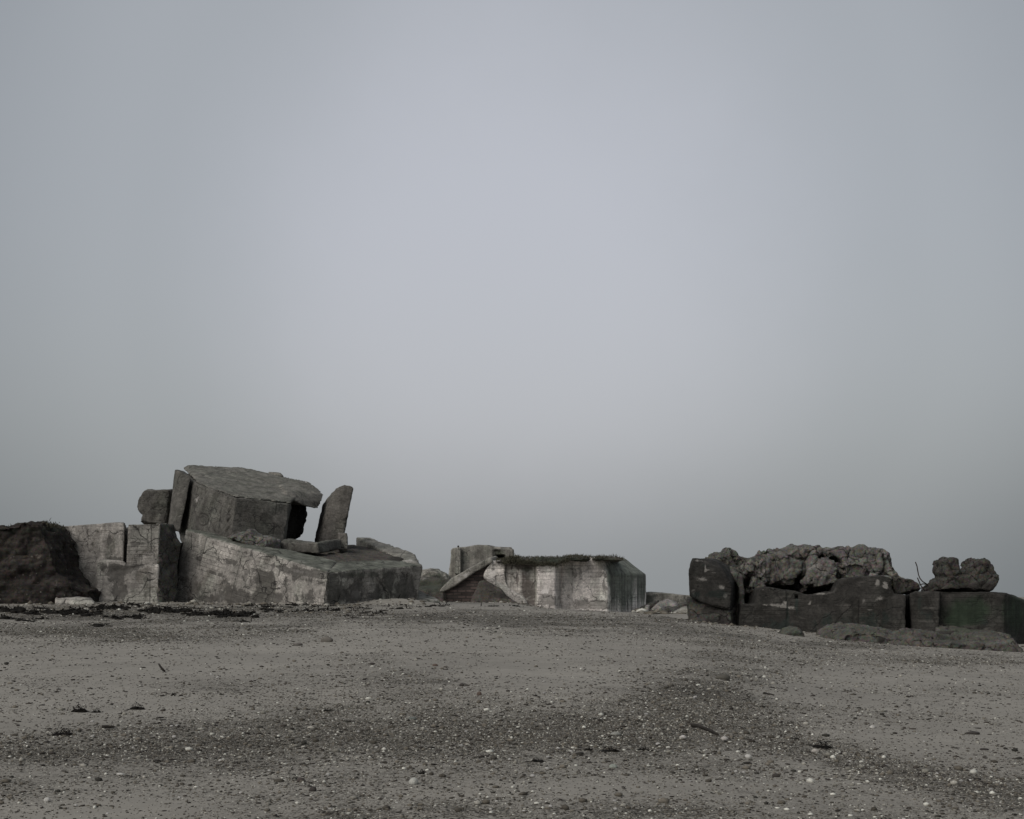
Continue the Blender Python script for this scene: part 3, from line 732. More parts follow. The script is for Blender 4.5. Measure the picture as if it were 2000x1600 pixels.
mass('front_wall', [wall_l], 0.055, M_panel, root, disp=((2, .05, 3), (.5, .025, 3), (.15, .01, 2)), ez=TILT, ex=(.8, -.6, 0), chip=.22, seed=16, stain_shade=st, moss_up=.85,
     pale=[(614, 1156, 1.2, 6, 1), (355, 1148, 3, 4, 1), (431, 1172, 2, 5, 1), (473, 1172, 1.5, 5, .9), (540, 1110, 20, 5, .5), (500, 1100, 16, 10, .4), (590, 1118, 24, 4, .6, 8), (575, 1150, 16, 10, .5), (390, 1065, 26, 8, .35, 16), (545, 1145, 10, 12, .5)],
     carve=lambda px, py, nr: -0.06 * (np.abs(px - (398 - (py - 1050) * 0.16)) < 1.2) * (py < 1125) * (nr[:, 1] < -.3))
mass('side_wall', [wall_r], 0.055, M_panel, root, disp=((2, .05, 3), (.5, .025, 3), (.15, .01, 2)), ez=(0.05, -.15, 1), ex=(.5, .86, 0), chip=.2, seed=17, stain_shade=[(*q[:4], q[4] * .66) for q in stR], moss_up=.85,
     moss=[(700, 1122, 50, 9, .6), (780, 1150, 40, 40, .35)], pale=[(697, 1160, 9, 8, .8), (730, 1140, 4, 4, .6), (720, 1168, 20, 4, .3), (745, 1163, 5, 5, .5), (700, 1138, 8, 3, .4), (780, 1120, 4, 12, .5)])
mass('rim', [rim], 0.06, M_tower, root, disp=((1.2, .06, 3), (.3, .04, 3)), ez=TILT, chip=.25, seed=18, stain_shade=[(712, 1057, 16, 4, .6), (770, 1090, 30, 5, .4)], pale=[(795, 1097, 18, 8, .5)])
mass('dirt_fill', [H([(540, 1078, 60.5), (610, 1089, 59.2), (658, 1100, 58.2), (748, 1096, 60.4), (785, 1098, 60.8), (790, 1090, 62.6), (740, 1073, 67), (700, 1066, 71), (640, 1062, 71), (540, 1068, 68),
                      (540, 1130, 61), (780, 1130, 62), (700, 1130, 71), (600, 1130, 71)])],
     0.07, M_dirt, root, smooth=2, disp=((1.4, .10, 4), (.35, .08, 4)), seed=19, moss=[(700, 1075, 60, 10, .4)], stain_shade=[(775, 1092, 22, 7, .8), (640, 1090, 40, 4, .5), (600, 1080, 40, 3, .6)])

o = mass('concrete_rubble', [lump([(445, 1050), (454, 1047), (471, 1041), (493, 1035), (504, 1043), (524, 1049), (546, 1056), (545, 1080), (500, 1072), (470, 1064), (450, 1058)], 59.9, 1.8, ((-.5, .7), (-.2, .95), (.2, 1), (.5, .9)))],
         0.05, M_stone, smooth=2, disp=((.6, .08, 4), (.2, .05, 4)), crack=[(.8, .08, .15)], seed=20)
tag(o, 'pile of crumbled concrete along the foot of the tilted casemate', 'rubble')

o = mass('low_parapet', [H([(544, 1062, 60.2), (554, 1054, 60.4), (621, 1061, 60.0), (625, 1081, 60), (546, 1078, 60.2), (565, 1052, 61.2), (621, 1058, 61), (625, 1081, 61), (550, 1078, 61.2)]),
                          H([(619, 1061, 60), (665, 1053.5, 62.4), (667, 1072, 62.4), (623, 1081, 60), (619, 1058, 61), (660, 1052, 63.2), (664, 1072, 63.2), (623, 1081, 61)])],
         0.05, M_cas, disp=((.8, .04, 3), (.25, .03, 3)), chip=.2, seed=21, moss_up=.5, stain_shade=[(610, 1075, 30, 5, .4)], pale=[(556, 1065, 6, 7, .4)])
tag(o, 'low bent concrete parapet in front of the upright leaning slab', 'parapet')

o = mass('standing_slab', [H([(645.5, 975, 65), (650, 962, 65), (657, 954, 65), (672, 946, 65), (687, 949.5, 65), (690, 955, 65), (671, 1048, 64.6), (668, 1066, 64.6), (624, 1066, 64.6),
                              (631, 985, 67.2), (640, 974, 67.2), (616, 1040, 66.8), (614, 1066, 66.8), (648, 978, 67.2), (676, 968, 67.2), (655, 1066, 66.8)])],
         0.055, M_slab, disp=((1.2, .05, 3), (.35, .045, 4), (.12, .015, 2)), ez=(.22, 0, 1), chip=.45, seed=22, stain_shade=[(635, 1020, 5, 50, .35, -14), (660, 1000, 8, 40, .2), (660, 1048, 10, 5, .4), (665, 978, 20, 1, .4, 10)], pale=[(652, 967, 3, 6, .5)])
tag(o, 'tall leaning slab standing upright right of the casemate roof', 'slab')
o = mass('concrete_block', [H([(660, 1041, 62.8), (677, 1042, 62.8), (679.5, 1048, 62.8), (678, 1075, 62.6), (661, 1075, 62.6), (660, 1041, 64), (677, 1042, 64), (678, 1075, 64), (661, 1075, 64)])],
         0.05, M_slab, disp=((.6, .03, 3), (.2, .02, 3)), chip=.15, seed=23)
tag(o, 'small upright concrete block at the foot of the leaning slab', 'concrete block')
o = mass('concrete_slab', [H([(812, 1150, 63), (823, 1157, 63), (858, 1172, 60.5), (858, 1190, 60.4), (812, 1190, 60), (816, 1172, 60), (858, 1176, 62.5), (840, 1190, 63)])],
         0.055, M_tower, disp=((.9, .04, 3), (.25, .02, 3)), chip=.12, seed=24, moss=[(835, 1165, 20, 12, .5)], pale=[(850, 1172, 6, 3, .6)], stain_shade=[(850, 1180, 20, 6, .8), (822, 1175, 10, 8, .6)])
tag(o, 'sloping concrete slab half buried at the right corner of the big foundation', 'slab')

# ---------------------------------------------------------------- middle distance
o = mass('earth_mound', [lump([(790, 1200), (790, 1138), (822, 1131), (846, 1130), (876, 1132), (900, 1140), (880, 1160), (870, 1200)], 90, 8, ((-.5, .8), (-.2, .97), (.5, 1))),
                         lump([(800, 1205), (812, 1152), (830, 1147), (862, 1146), (880, 1158), (880, 1205)], 85.5, 4)], 0.12, M_dirt, smooth=1, disp=((2, .2, 4), (.5, .14, 4)), seed=30,
         moss=[(840, 1145, 60, 18, .75)], pale=[(828, 1133, 10, 3, .8), (850, 1158, 14, 3, .5)])
tag(o, 'mossy earth mound between the big foundation and the brick ramp', None, None, 'structure')
o = mass('boulder', [lump([(806, 1140), (824, 1117), (842, 1112), (857, 1114), (872, 1123), (884, 1134), (880, 1142)], 93, 4)], 0.09, M_tower, smooth=0, disp=((1.5, .12, 4), (.4, .08, 4)), crack=[(1.2, .18, .06)], chip=.2, seed=31,
         moss=[(850, 1122, 30, 8, .6)], stain_shade=[(850, 1128, 26, 5, .7)])
tag(o, 'dark angular rock seen behind the right corner of the big foundation', 'rock')

root = thing('observation_tower', 'far grey concrete casemate with stepped embrasure rising behind the brick ramp', 'bunker', P(930, 1150, 97))
mass('wall', [prism([(880, 1075), (883, 1071), (893, 1069), (909, 1068), (921, 1065.5), (933, 1064), (959, 1065), (963.5, 1068), (963.5, 1150), (874, 1150), (875, 1118), (879, 1100), (880.5, 1085)], (0.6, 7, 0), 96),
              box(963, 1092.5, 1003.5, 1150, 96, 6), box(963, 1068, 979, 1073.5, 96, 6), box(979, 1071, 1002.5, 1083, 96.1, 6), box(988, 1073, 1003.3, 1100, 96.05, 6), box(963, 1075.5, 980, 1083.5, 96.25, 5),
              box(960, 1068, 1000, 1110, 100, 2)],
     0.10, M_tower, root, disp=((1.5, .05, 3), (.4, .03, 3)), seed=32, chip=.12,
     stain_shade=[(904, 1095, 3, 30, .6), (883, 1090, 4, 20, .5), (975, 1088, 12, 4, 1), (925, 1080, 4, 24, .3), (972, 1074.5, 9, 1.5, .8)], moss=[(975, 1080, 12, 8, .8), (890, 1110, 14, 14, .3)],  # strokes in the embrasure slots paint their shade dark
     pale=[(940, 1100, 20, 16, .25)])
mass('pilaster', [box(888, 1070, 900, 1122, 95.4, 1.5)], 0.09, M_tower, root, disp=((1.2, .04, 3), (.3, .02, 3)), seed=33, pale=[(894, 1095, 4, 30, .3)])
mass('roof_post', [box(893.2, 1065.6, 896.8, 1071, 97, .12)], 0.03, M_shade_dark, root, disp=((.3, .005, 2),), seed=34)

root = thing('brick_ramp', 'sloping dark red brick ramp wall with pale concrete coping', 'wall', P(910, 1175, 84))
tb = NT('old_red_brick')
Lb = tb.attr('local').outputs['Vector']
sp = tb.n.new('ShaderNodeSeparateXYZ'); tb.l.new(Lb, sp.inputs[0])
cmb = tb.n.new('ShaderNodeCombineXYZ'); tb.l.new(sp.outputs['X'], cmb.inputs[0]); tb.l.new(sp.outputs['Z'], cmb.inputs[1])
bt = tb.n.new('ShaderNodeTexBrick'); tb.l.new(cmb.outputs[0], bt.inputs['Vector'])
bt.inputs['Scale'].default_value = 1.0; bt.inputs['Brick Width'].default_value = 0.5; bt.inputs['Row Height'].default_value = 0.18; bt.inputs['Mortar Size'].default_value = 0.03
bt.inputs['Color1'].default_value = (0.098, 0.074, 0.067, 1); bt.inputs['Color2'].default_value = (0.055, 0.045, 0.041, 1); bt.inputs['Mortar'].default_value = (0.042, 0.037, 0.034, 1)
bn = tb.noise(Lb, 1.3, 6, 0.65); bn2 = tb.noise(tb.scale(Lb, (0.8, 0.8, 3.2)), 1.0, 4)
bcol = tb.mix(1.0, bt.outputs['Color'], tb.tint(tb.math('MULTIPLY', tb.lin(bn, .3, .7, .6, 1.35), tb.lin(bn2, .35, .65, .5, 1.5))), 'MULTIPLY')
M_brick = tb.done(bcol, 0.95, tb.bump(tb.math('SUBTRACT', tb.math('MULTIPLY', bn, .5), bt.outputs['Fac']), .6, .04))
mass('brick_face', [prism([(861, 1154), (954, 1095), (960, 1096), (954, 1120), (958, 1190), (850, 1190), (855, 1160)], (0.3, 3.4, 0), 84)], 0.09, M_brick, root, disp=((1.2, .05, 3), (.3, .04, 3)), seed=35, chip=.1)
mass('coping', [prism([(960, 1089.5), (948, 1093), (912, 1111.5), (879, 1132), (864, 1147), (857.5, 1156), (866, 1157), (887, 1146), (921, 1123), (962, 1098)], (0.3, 3.6, .25), 83.7)], 0.09, M_tower, root,
     disp=((1.2, .05, 3), (.3, .03, 3)), seed=36, pale=[(900, 1122, 40, 22, .45)])

root = thing('concrete_bunker', 'pale intact bunker with grassy roof and dark mossy right end', 'bunker', P(1150, 1195, 88))
stain_m = [(1140, 1180, 14, 7, .9), (1125, 1174, 5, 6, .7), (1160, 1176, 14, 8, .9), (1180, 1182, 8, 8, .9), (1150, 1187, 40, 3, .8), (1130, 1120, 6, 6, .5), (1120, 1125, 4, 14, .5), (1150, 1115, 16, 3, .4), (1182, 1140, 6, 24, .5),
           (1150, 1095, 26, 2.5, .4), (1100, 1150, 4, 30, .3), (1125, 1155, 4, 8, .5), (1165, 1120, 8, 5, .5), (1150, 1140, 30, 2, .35)]
mass('wall', [H([(1094.5, 1118, 85.1), (1101, 1091.5, 85), (1156, 1089.5, 85), (1171, 1093, 85), (1187.5, 1123, 85), (1187.5, 1212, 85), (1094.5, 1212, 85),
                  (1246, 1122, 89.2), (1261, 1122.5, 93), (1246, 1212, 89.2), (1261, 1212, 93), (1218, 1090, 91.5), (1205, 1088.5, 95), (1261, 1122, 98), (1261, 1212, 98), (1100, 1089, 97), (1095, 1212, 97)])],
     0.085, M_far, root, disp=((2, .04, 3), (.4, .025, 3)), seed=37, chip=.16, stain_shade=stain_m,
     moss=[(1218, 1150, 32, 50, 1), (1222, 1108, 34, 18, 1), (1195, 1130, 8, 20, .6), (1255, 1140, 8, 40, .75), (1100, 1108, 5, 18, .4)], pale=[(1150, 1108, 30, 3, .4), (1150, 1150, 20, 12, .3), (1252, 1128, 5, 8, .4), (1225, 1147.5, 25, .8, .7), (1222, 1160, 1, 14, .5)])
mass('pier', [box(1048, 1104.5, 1086, 1210, 83.65, 3)], 0.085, M_far, root, disp=((1.4, .03, 3), (.3, .02, 3)), seed=38, chip=.12, stain_shade=[(1065, 1170, 22, 8, 1), (1060, 1180, 16, 6, .8), (1080, 1172, 8, 10, .8)], pale=[(1062, 1130, 14, 20, .35), (1065, 1156, 12, 6, .7)])
mass('recess_wall', [prism([(1084, 1106, 83.75), (1103, 1092, 85.0), (1096.5, 1118, 85.08), (1096.5, 1210, 85.08), (1084, 1210, 83.75)], (0, 2, 0))], 0.085, M_far, root, disp=((1.4, .03, 3),), seed=39, moss=[(1092, 1140, 7, 60, .45)], stain_shade=[(1092, 1172, 5, 12, .6)])
M_broken = concrete('broken_pale_concrete', (0.50, 0.468, 0.435), damp=.9, mott=1.3, dark=(0.12, 0.113, 0.103), pale=(0.64, 0.605, 0.57), board=0.22, streak=.7)
mass('broken_wall', [prism([(962, 1095), (954, 1106), (948, 1116), (945, 1124), (947, 1130), (954, 1138), (967, 1151), (984, 1160), (997, 1168), (1008, 1190), (1018, 1190), (1004, 1160), (990, 1140), (986, 1118), (987, 1096)], (0, 2.5, 0), 83.8)],
     0.085, M_broken, root, disp=((1.2, .06, 4), (.4, .06, 4)), seed=40, chip=.3, stain_shade=[(964, 1104, 5, 3, .9), (962, 1112, 4, 2.5, .9), (1010, 1148, 3, 24, .7), (1030, 1150, 6, 26, .8), (1020, 1135, 4, 20, .5), (1042, 1130, 8, 20, .6), (1022, 1132, 4, 34, 1), (1038, 1145, 7, 24, 1), (1008, 1128, 3, 30, .9), (1030, 1118, 22, 5, .9), (1000, 1100, 30, 8, .8), (985, 1112, 5, 14, .4), (998, 1145, 3, 20, .4), (1018, 1125, 34, 6, .6), (1035, 1140, 5, 30, 1), (1026, 1150, 5, 26, 1), (1010, 1140, 4, 26, .8), (1044, 1140, 4, 34, .8), (1018, 1140, 30, 34, .35)],
     pale=[(965, 1120, 14, 16, .5), (990, 1130, 8, 14, .3)], moss=[(1020, 1108, 26, 9, .6), (1030, 1140, 20, 26, .3)])
M_streak = concrete('streaked_grey_concrete', (0.47, 0.44, 0.405), dark=(0.10, 0.082, 0.074), pale=(0.62, 0.59, 0.55), moss=(0.12, 0.125, 0.10), board=0.22, board_amt=0.8, streak=1.5, damp=.5)
mass('streaked_wall', [box(980, 1096, 1052, 1195, 84.1, 2)], 0.085, M_streak, root, disp=((1.2, .04, 3), (.4, .03, 3)), seed=96,
     stain_shade=[(1030, 1150, 5, 30, 1), (1040, 1148, 5, 34, 1), (1022, 1132, 3, 30, .9), (1010, 1125, 2.5, 30, .8), (1000, 1122, 2, 22, .7), (1020, 1106, 36, 6, .9)], moss=[(1030, 1112, 24, 5, .7)], pale=[(997, 1135, 6, 14, .6), (1025, 1112, 6, 4, .5)])
mass('apron', [prism([(948, 1127), (962, 1131), (981, 1142), (1024, 1167.5), (1032, 1180), (1000, 1185), (990, 1166), (967, 1152), (955, 1139)], (0, 1.6, 0.2), 83.4)], 0.085, M_broken, root, disp=((1.2, .05, 3), (.4, .04, 3)), seed=41, chip=.2)
o = mass('earth_pile', [H([(922, 1180, 82.9), (929, 1152, 83.1), (938, 1135, 83.4), (951, 1134, 83.4), (963, 1149, 83.1), (984, 1159, 82.7), (1003, 1169, 82.4), (1016, 1178, 82.3), (915, 1195, 82.6), (1020, 1195, 82),
                           (936, 1135, 85), (951, 1134, 85), (915, 1195, 85), (1020, 1195, 85)])], 0.09, M_dirt, smooth=1, disp=((1.2, .16, 4), (.35, .12, 4)), seed=42, stain_shade=[(985, 1163, 24, 6, .9), (950, 1145, 26, 14, .6)])
tag(o, 'heap of grey brown earth against the brick ramp', None, None, 'structure')

# low wall and rubble right of the middle bunker
o = mass('low_wall', [prism([(1245, 1156.5), (1282, 1156.5), (1315, 1159.5), (1400, 1166), (1400, 1215), (1245, 1215)], (0, 2.5, 0), 96)], 0.1, M_tower, disp=((1.5, .06, 3), (.4, .04, 3)), seed=44, chip=.2,
         stain_shade=[(1268, 1166, 18, 7, .8), (1267, 1175, 8, 4, 1), (1310, 1172, 30, 3, .5)], pale=[(1310, 1164, 24, 4, .3)])  # the strongest dark stroke paints the shade of the opening
tag(o, 'long low concrete wall behind the rubble, right of the pale bunker', 'wall')
def slabbit(pts, d, t, lab, mat, seed, **k):
    q = [(a, b, d) for a, b in pts] + [(a + k.get('dx', 4), b - k.get('up', 5), d + t) for a, b in pts]
    o = mass('rubble_slab', [H(q)], 0.08, mat, disp=((.8, .05, 3), (.25, .03, 3)), chip=.12, seed=seed)
    return tag(o, lab, 'rubble', 'rubble beside the pale bunker')
slabbit([(1268, 1197), (1274, 1188), (1283, 1181), (1292, 1187), (1297, 1194), (1294, 1205), (1270, 1205)], 84, 1.4, 'rounded pale slab in the centre of the rubble heap', M_pale_stone, 50)
slabbit([(1281, 1181), (1300, 1175), (1318, 1180), (1324, 1187), (1300, 1190), (1286, 1186)], 85.5, 2, 'broad flat grey plate lying atop the rubble heap', M_pale_stone, 51)
slabbit([(1310, 1200), (1330, 1190), (1350, 1187), (1352, 1203), (1318, 1206)], 80, 2, 'greenish pale slab propped beside the dark cracked block', M_tower, 52)
slabbit([(1255, 1198), (1260, 1187), (1267, 1186), (1266, 1202)], 83.5, 1, 'small white block leaning on the rubble heap', M_pale_stone, 53, dx=2)
slabbit([(1238, 1200), (1248, 1190), (1258, 1185), (1262, 1192), (1256, 1206), (1240, 1206)], 86, 1.5, 'dark low lump at the left end of the rubble heap', M_rough, 54)
slabbit([(1255, 1186), (1270, 1180), (1284, 1176), (1284, 1184), (1264, 1192)], 87.5, 1.5, 'thin grey slab at the back of the rubble heap by the opening', M_rough, 55)
slabbit([(1290, 1200), (1300, 1188), (1316, 1188), (1326, 1192), (1320, 1208), (1294, 1208)], 84.6, 1.2, 'dark jagged lump filling the middle of the rubble heap', M_rough, 56)
slabbit([(1318, 1186), (1335, 1180), (1352, 1180), (1352, 1192), (1326, 1194)], 86, 1.6, 'brown slab at the back right of the rubble heap', M_rough, 57)

# ---------------------------------------------------------------- right ruin
root = thing('cracked_block', 'dark cracked concrete block split in two, left end of right ruin', 'concrete block', P(1395, 1218, 49))
palR = [(1378, 1109, 1.5, 8, 1), (1395, 1119, 14, 1.2, 1, 8), (1384, 1113, 6, 1.2, .9), (1372, 1131, 12, 5, .7, 10), (1390, 1135, 12, 4, .7, 8), (1408, 1147, 12, 4, .75, 8), (1416, 1164, 4, 4, .6), (1354, 1150, 5, 10, .5), (1370, 1096, 20, 2, .5)]
mass('upper_block', [H([(1353, 1092, 48), (1346.5, 1117, 48), (1347, 1164, 48), (1372, 1177, 48), (1398, 1182, 48), (1425, 1192, 48), (1428, 1141, 48), (1412, 1112, 48.2), (1400, 1096, 48.6),
                         (1353, 1094, 51), (1400, 1090, 51.5), (1446, 1118, 51.5), (1447, 1195, 51.5), (1350, 1165, 51)])],
     0.045, M_right, root, disp=((1.2, .05, 3), (.35, .04, 4)), chip=.2, seed=60, pale=palR, stain_shade=[(1385, 1160, 34, 16, .5), (1380, 1104, 20, 4, .4)], moss=[(1438, 1150, 8, 36, .5), (1425, 1110, 12, 12, .4)])
mass('lower_block', [H([(1343, 1168, 48.2), (1347, 1202, 48.1), (1348, 1235, 48), (1430, 1240, 48), (1428, 1194, 48.1), (1380, 1184, 48.5), (1343, 1168, 51), (1446, 1180, 51), (1446, 1240, 51), (1348, 1235, 51)])],
     0.045, M_rough, root, disp=((.9, .10, 4), (.25, .06, 4)), chip=.25, seed=61, stain_shade=[(1390, 1195, 40, 12, .6), (1400, 1215, 40, 8, .7), (1400, 1188, 20, 6, .9)], pale=[(1385, 1193, 16, 3, .5), (1355, 1198, 6, 14, .4)])
mass('rough_side', [lump([(1414, 1112), (1428, 1108), (1440, 1116), (1447, 1150), (1448, 1232), (1430, 1236), (1428, 1190), (1430, 1150)], 50.3, 2.6, ((-.5, .8), (0, 1), (.5, 1)))],
     0.045, M_boulder, root, smooth=2, disp=((.8, .12, 4), (.25, .06, 4)), seed=62, moss=[(1438, 1150, 10, 50, .6)], stain_shade=[(1442, 1180, 6, 50, .5)])
o = mass('broken_rock', [lump([(1372, 1110), (1381, 1094), (1388, 1085), (1397, 1082), (1405, 1084), (1415, 1073), (1428, 1076), (1436, 1081), (1452, 1089), (1470, 1094), (1472, 1130), (1450, 1150), (1420, 1140)], 52.2, 2.6)],
         0.05, M_boulder, smooth=0, disp=((.9, .06, 3), (.25, .04, 4)), crack=[(.9, .14, .08), (.4, .06, .1)], seed=63, moss=[(1415, 1095, 40, 20, .4)])
tag(o, 'peaked greenish rock rising behind the dark cracked block', 'rock')
ROUND = ((-.5, .74), (-.36, .90), (-.12, .98), (.1, 1.0), (.5, .8))
A = [([(1441, 1110), (1459, 1094), (1480, 1085), (1508, 1079), (1518, 1095), (1517, 1130), (1510, 1150), (1480, 1162), (1450, 1162), (1444, 1145)], 50.9, 3.0),
     ([(1468, 1090), (1478, 1076), (1491, 1070.5), (1502, 1076), (1506, 1086), (1490, 1093)], 50.9, 1.6),
     ([(1503, 1084), (1513, 1074), (1530, 1072.5), (1549, 1064), (1557, 1085), (1551, 1118), (1543, 1138), (1520, 1148), (1506, 1142)], 50.5, 3.0),
     ([(1546, 1066), (1572, 1066.5), (1586, 1064), (1592, 1071), (1588, 1080), (1577, 1097), (1570, 1114), (1561, 1133), (1545, 1136), (1544, 1100)], 50.7, 3.0),
     ([(1518, 1142), (1534, 1128), (1547, 1132), (1546, 1142), (1523, 1150)], 49.9, 1.6), ([(1450, 1150), (1462, 1120), (1490, 1110), (1500, 1135), (1490, 1165), (1456, 1168)], 50.1, 2)]
o = mass('broken_rock', [lump(p, d, th, ROUND) for p, d, th in A] + [lump([(1470, 1160), (1460, 1100), (1500, 1082), (1560, 1076), (1560, 1130), (1530, 1150)], 51.6, 2.4)],
         0.042, M_stone, smooth=0, disp=((.8, .08, 4), (.25, .05, 5), (.09, .03, 3)), crack=[(1.5, .24, .05), (.5, .06, .07)], seed=64,
         carve=lambda px, py, nr: -.10 * np.clip(np.sin(px * .42 + 1.2 * np.sin(py * .07)) - .55, 0, 1) * (px < 1545) * (nr[:, 1] < -.2),
         stain_shade=[(1505, 1120, 4, 34, .6), (1520, 1115, 3, 30, .6), (1480, 1130, 4, 24, .5), (1545, 1140, 18, 6, .7), (1580, 1085, 10, 10, .5), (1460, 1140, 14, 20, .5)], pale=[(1491, 1112, 8, 14, .6), (1530, 1133, 10, 6, .6), (1545, 1105, 14, 14, .4)])
tag(o, 'tall furrowed rock mass leaning over the left part of the dark wall', 'rock')
B = [([(1557, 1138), (1566, 1120), (1576, 1100), (1592, 1088), (1616, 1091), (1624, 1108), (1620, 1128), (1630, 1143), (1600, 1151), (1570, 1160), (1562, 1153)], 49.5, 3.0),
     ([(1586, 1080), (1608, 1076.5), (1635, 1071.5), (1643, 1077), (1642, 1094), (1628, 1102), (1612, 1093), (1594, 1091)], 50.3, 2.4),
     ([(1642, 1076), (1650, 1069.5), (1656, 1073), (1657, 1090), (1645, 1095)], 50.2, 1.8), ([(1656, 1074), (1672, 1070.5), (1681, 1075), (1680, 1090), (1659, 1092)], 50.2, 2.0),
     ([(1676, 1077), (1692, 1076.5), (1708, 1076.5), (1718, 1082), (1726, 1098), (1729, 1114), (1736, 1126), (1710, 1136), (1690, 1120), (1680, 1096)], 49.9, 2.6),
     ([(1622, 1105), (1640, 1093), (1660, 1091), (1682, 1093), (1693, 1118), (1680, 1132), (1650, 1130), (1630, 1120)], 49.5, 2.4),
     ([(1722, 1100), (1731, 1109), (1740, 1122), (1757, 1130), (1752, 1152), (1718, 1148)], 49.5, 2.2), ([(1622, 1112), (1650, 1124), (1700, 1127), (1740, 1128), (1742, 1152), (1638, 1146)], 49.1, 2.0)]
o = mass('broken_rock', [lump(p, d, th, ROUND) for p, d, th in B] + [lump([(1585, 1140), (1590, 1084), (1640, 1078), (1705, 1081), (1735, 1130), (1730, 1150), (1650, 1140)], 51, 2.4)],
         0.042, M_stone, smooth=0, disp=((.9, .08, 4), (.28, .05, 5), (.09, .03, 3)), crack=[(1.4, .24, .05), (.5, .07, .07)], seed=66,
         stain_shade=[(1720, 1115, 16, 16, .5), (1640, 1100, 20, 3, .6), (1680, 1110, 30, 4, .4)], pale=[(1598, 1108, 18, 16, .7), (1590, 1140, 14, 10, .5), (1655, 1118, 14, 10, .5), (1620, 1125, 10, 10, .4)])
tag(o, 'broad blocky rock mass piled on the right part of the dark wall', 'rock')

root = thing('bunker_wall', 'long dark wet concrete wall with stepped top under the rocks', 'wall', P(1600, 1240, 48))
o = mass('wall', [prism([(1442, 1240, 48), (1448, 1179, 48), (1475.5, 1180, 48), (1479, 1149, 48), (1504, 1146.5, 47.9), (1532, 1151, 47.8), (1552, 1153.5, 47.7), (1570, 1160.5, 47.6), (1590, 1162, 47.5), (1614, 1156, 47.4), (1630, 1158, 47.3), (1638, 1134, 47.3),
                         (1655, 1129, 47.2), (1690, 1126, 47.1), (1725, 1124, 47), (1741, 1128, 46.9), (1746, 1160, 46.9), (1770, 1162, 46.8), (1768, 1265, 46.8), (1600, 1262, 47.5), (1442, 1255, 48)], (.1, 2.2, 0))],
     0.045, M_right, root, disp=((1.5, .05, 3), (.4, .03, 4), (.12, .01, 2)), chip=.22, seed=67,
     stain_shade=[(1600, 1215, 90, 18, .4), (1556, 1180, 3.5, 16, 1), (1500, 1225, 50, 10, .4), (1720, 1215, 40, 22, .5), (1538, 1195, 1.5, 34, .9), (1504, 1210, 4, 6, .7)], moss=[],
     pale=[(1510, 1182, 28, 3.5, .9, 3), (1532, 1177, 6, 4, .8), (1495, 1167, 5, 5, .6), (1508, 1173, 5, 4, .5), (1545, 1187, 12, 1.5, .8), (1582, 1178, 5, 5, .8), (1579, 1195, 3, 8, .6), (1495, 1152, 12, 2, .5), (1688, 1175, 6, 6, .7),
           (1718, 1170, 9, 7, .8), (1714, 1138, 5, 7, .8), (1730, 1143, 6, 10, .75), (1698, 1192, 6, 2, .6), (1512, 1200, 10, 4, .4), (1600, 1160, 20, 2, .6), (1650, 1130, 12, 4, .4), (1690, 1215, 3, 3, .3)],
     carve=lambda px, py, nr: (-0.35 * (np.hypot(px - 1555, py - 1165.5) < 3.6) - 0.05 * (np.abs(px - 1538 - (py - 1190) * -.03) < 0.9) * (py > 1158)) * (nr[:, 1] < -.3))
mass('dark_backing', [box(1446, 1138, 1745, 1270, 51.5, 2), box(1740, 1163, 1800, 1270, 49.6, 2)], 0.09, M_shade_dark, root, disp=((.8, .06, 3),), seed=72)  # backing added to close see-through gaps, near black in place of shade
mass('broken_end', [lump([(1741, 1126), (1759, 1129.5), (1774, 1134), (1781, 1141), (1787, 1150), (1776, 1160), (1745, 1162)], 48.3, 2.2)], 0.045, M_stone2, root, smooth=2, disp=((.7, .09, 4), (.2, .04, 3)), crack=[(.8, .06, .12)], seed=68, moss=[(1770, 1145, 20, 14, .4)])

root = thing('bunker_block', 'dark green stained concrete block at the right edge of the ruin', 'bunker', P(1880, 1255, 48))
mass('wall', [H([(1776, 1160, 47), (1789, 1155.5, 47), (1836, 1155, 46.8), (1833, 1262, 46.6), (1782, 1262, 47), (1776, 1160, 49.5), (1836, 1155, 49.5), (1836, 1262, 49.5), (1780, 1262, 49.5)]),
              H([(1826, 1155.5, 47.25), (1919, 1156.5, 46.7), (1962, 1160, 46.45), (1826, 1275, 47.2), (1962, 1280, 46.4), (2012, 1180, 48.6), (2008, 1290, 48.6), (2060, 1202, 52), (2060, 1290, 52), (1826, 1155, 52), (1826, 1275, 52), (1990, 1166, 52)])],
     0.045, M_right, root, disp=((1.5, .05, 3), (.4, .03, 4), (.12, .01, 2)), chip=.2, seed=69,
     stain_shade=[(1950, 1180, 14, 26, .5), (1800, 1180, 14, 20, .4), (1900, 1210, 50, 10, .5), (1815, 1210, 10, 14, .4)], moss=[(1895, 1192, 55, 28, 1), (1985, 1200, 22, 50, .9), (1870, 1215, 30, 12, .6)], pale=[(1962, 1185, 1.5, 30, .5)])
mass('ledge', [H([(1826, 1224, 46.5), (1834, 1220, 47), (1874, 1224.5, 46.8), (1974, 1240, 46), (1976, 1275, 45.9), (1826, 1275, 46.3), (1836, 1240, 46.2), (1830, 1221, 48), (1974, 1240, 47.5), (1974, 1275, 47.5)])],
     0.045, M_boulder, root, smooth=2, disp=((.9, .08, 4), (.25, .06, 4)), chip=.2, seed=70, moss=[(1890, 1230, 70, 12, .7)], stain_shade=[(1850, 1236, 30, 7, .8), (1900, 1240, 40, 5, .6)])

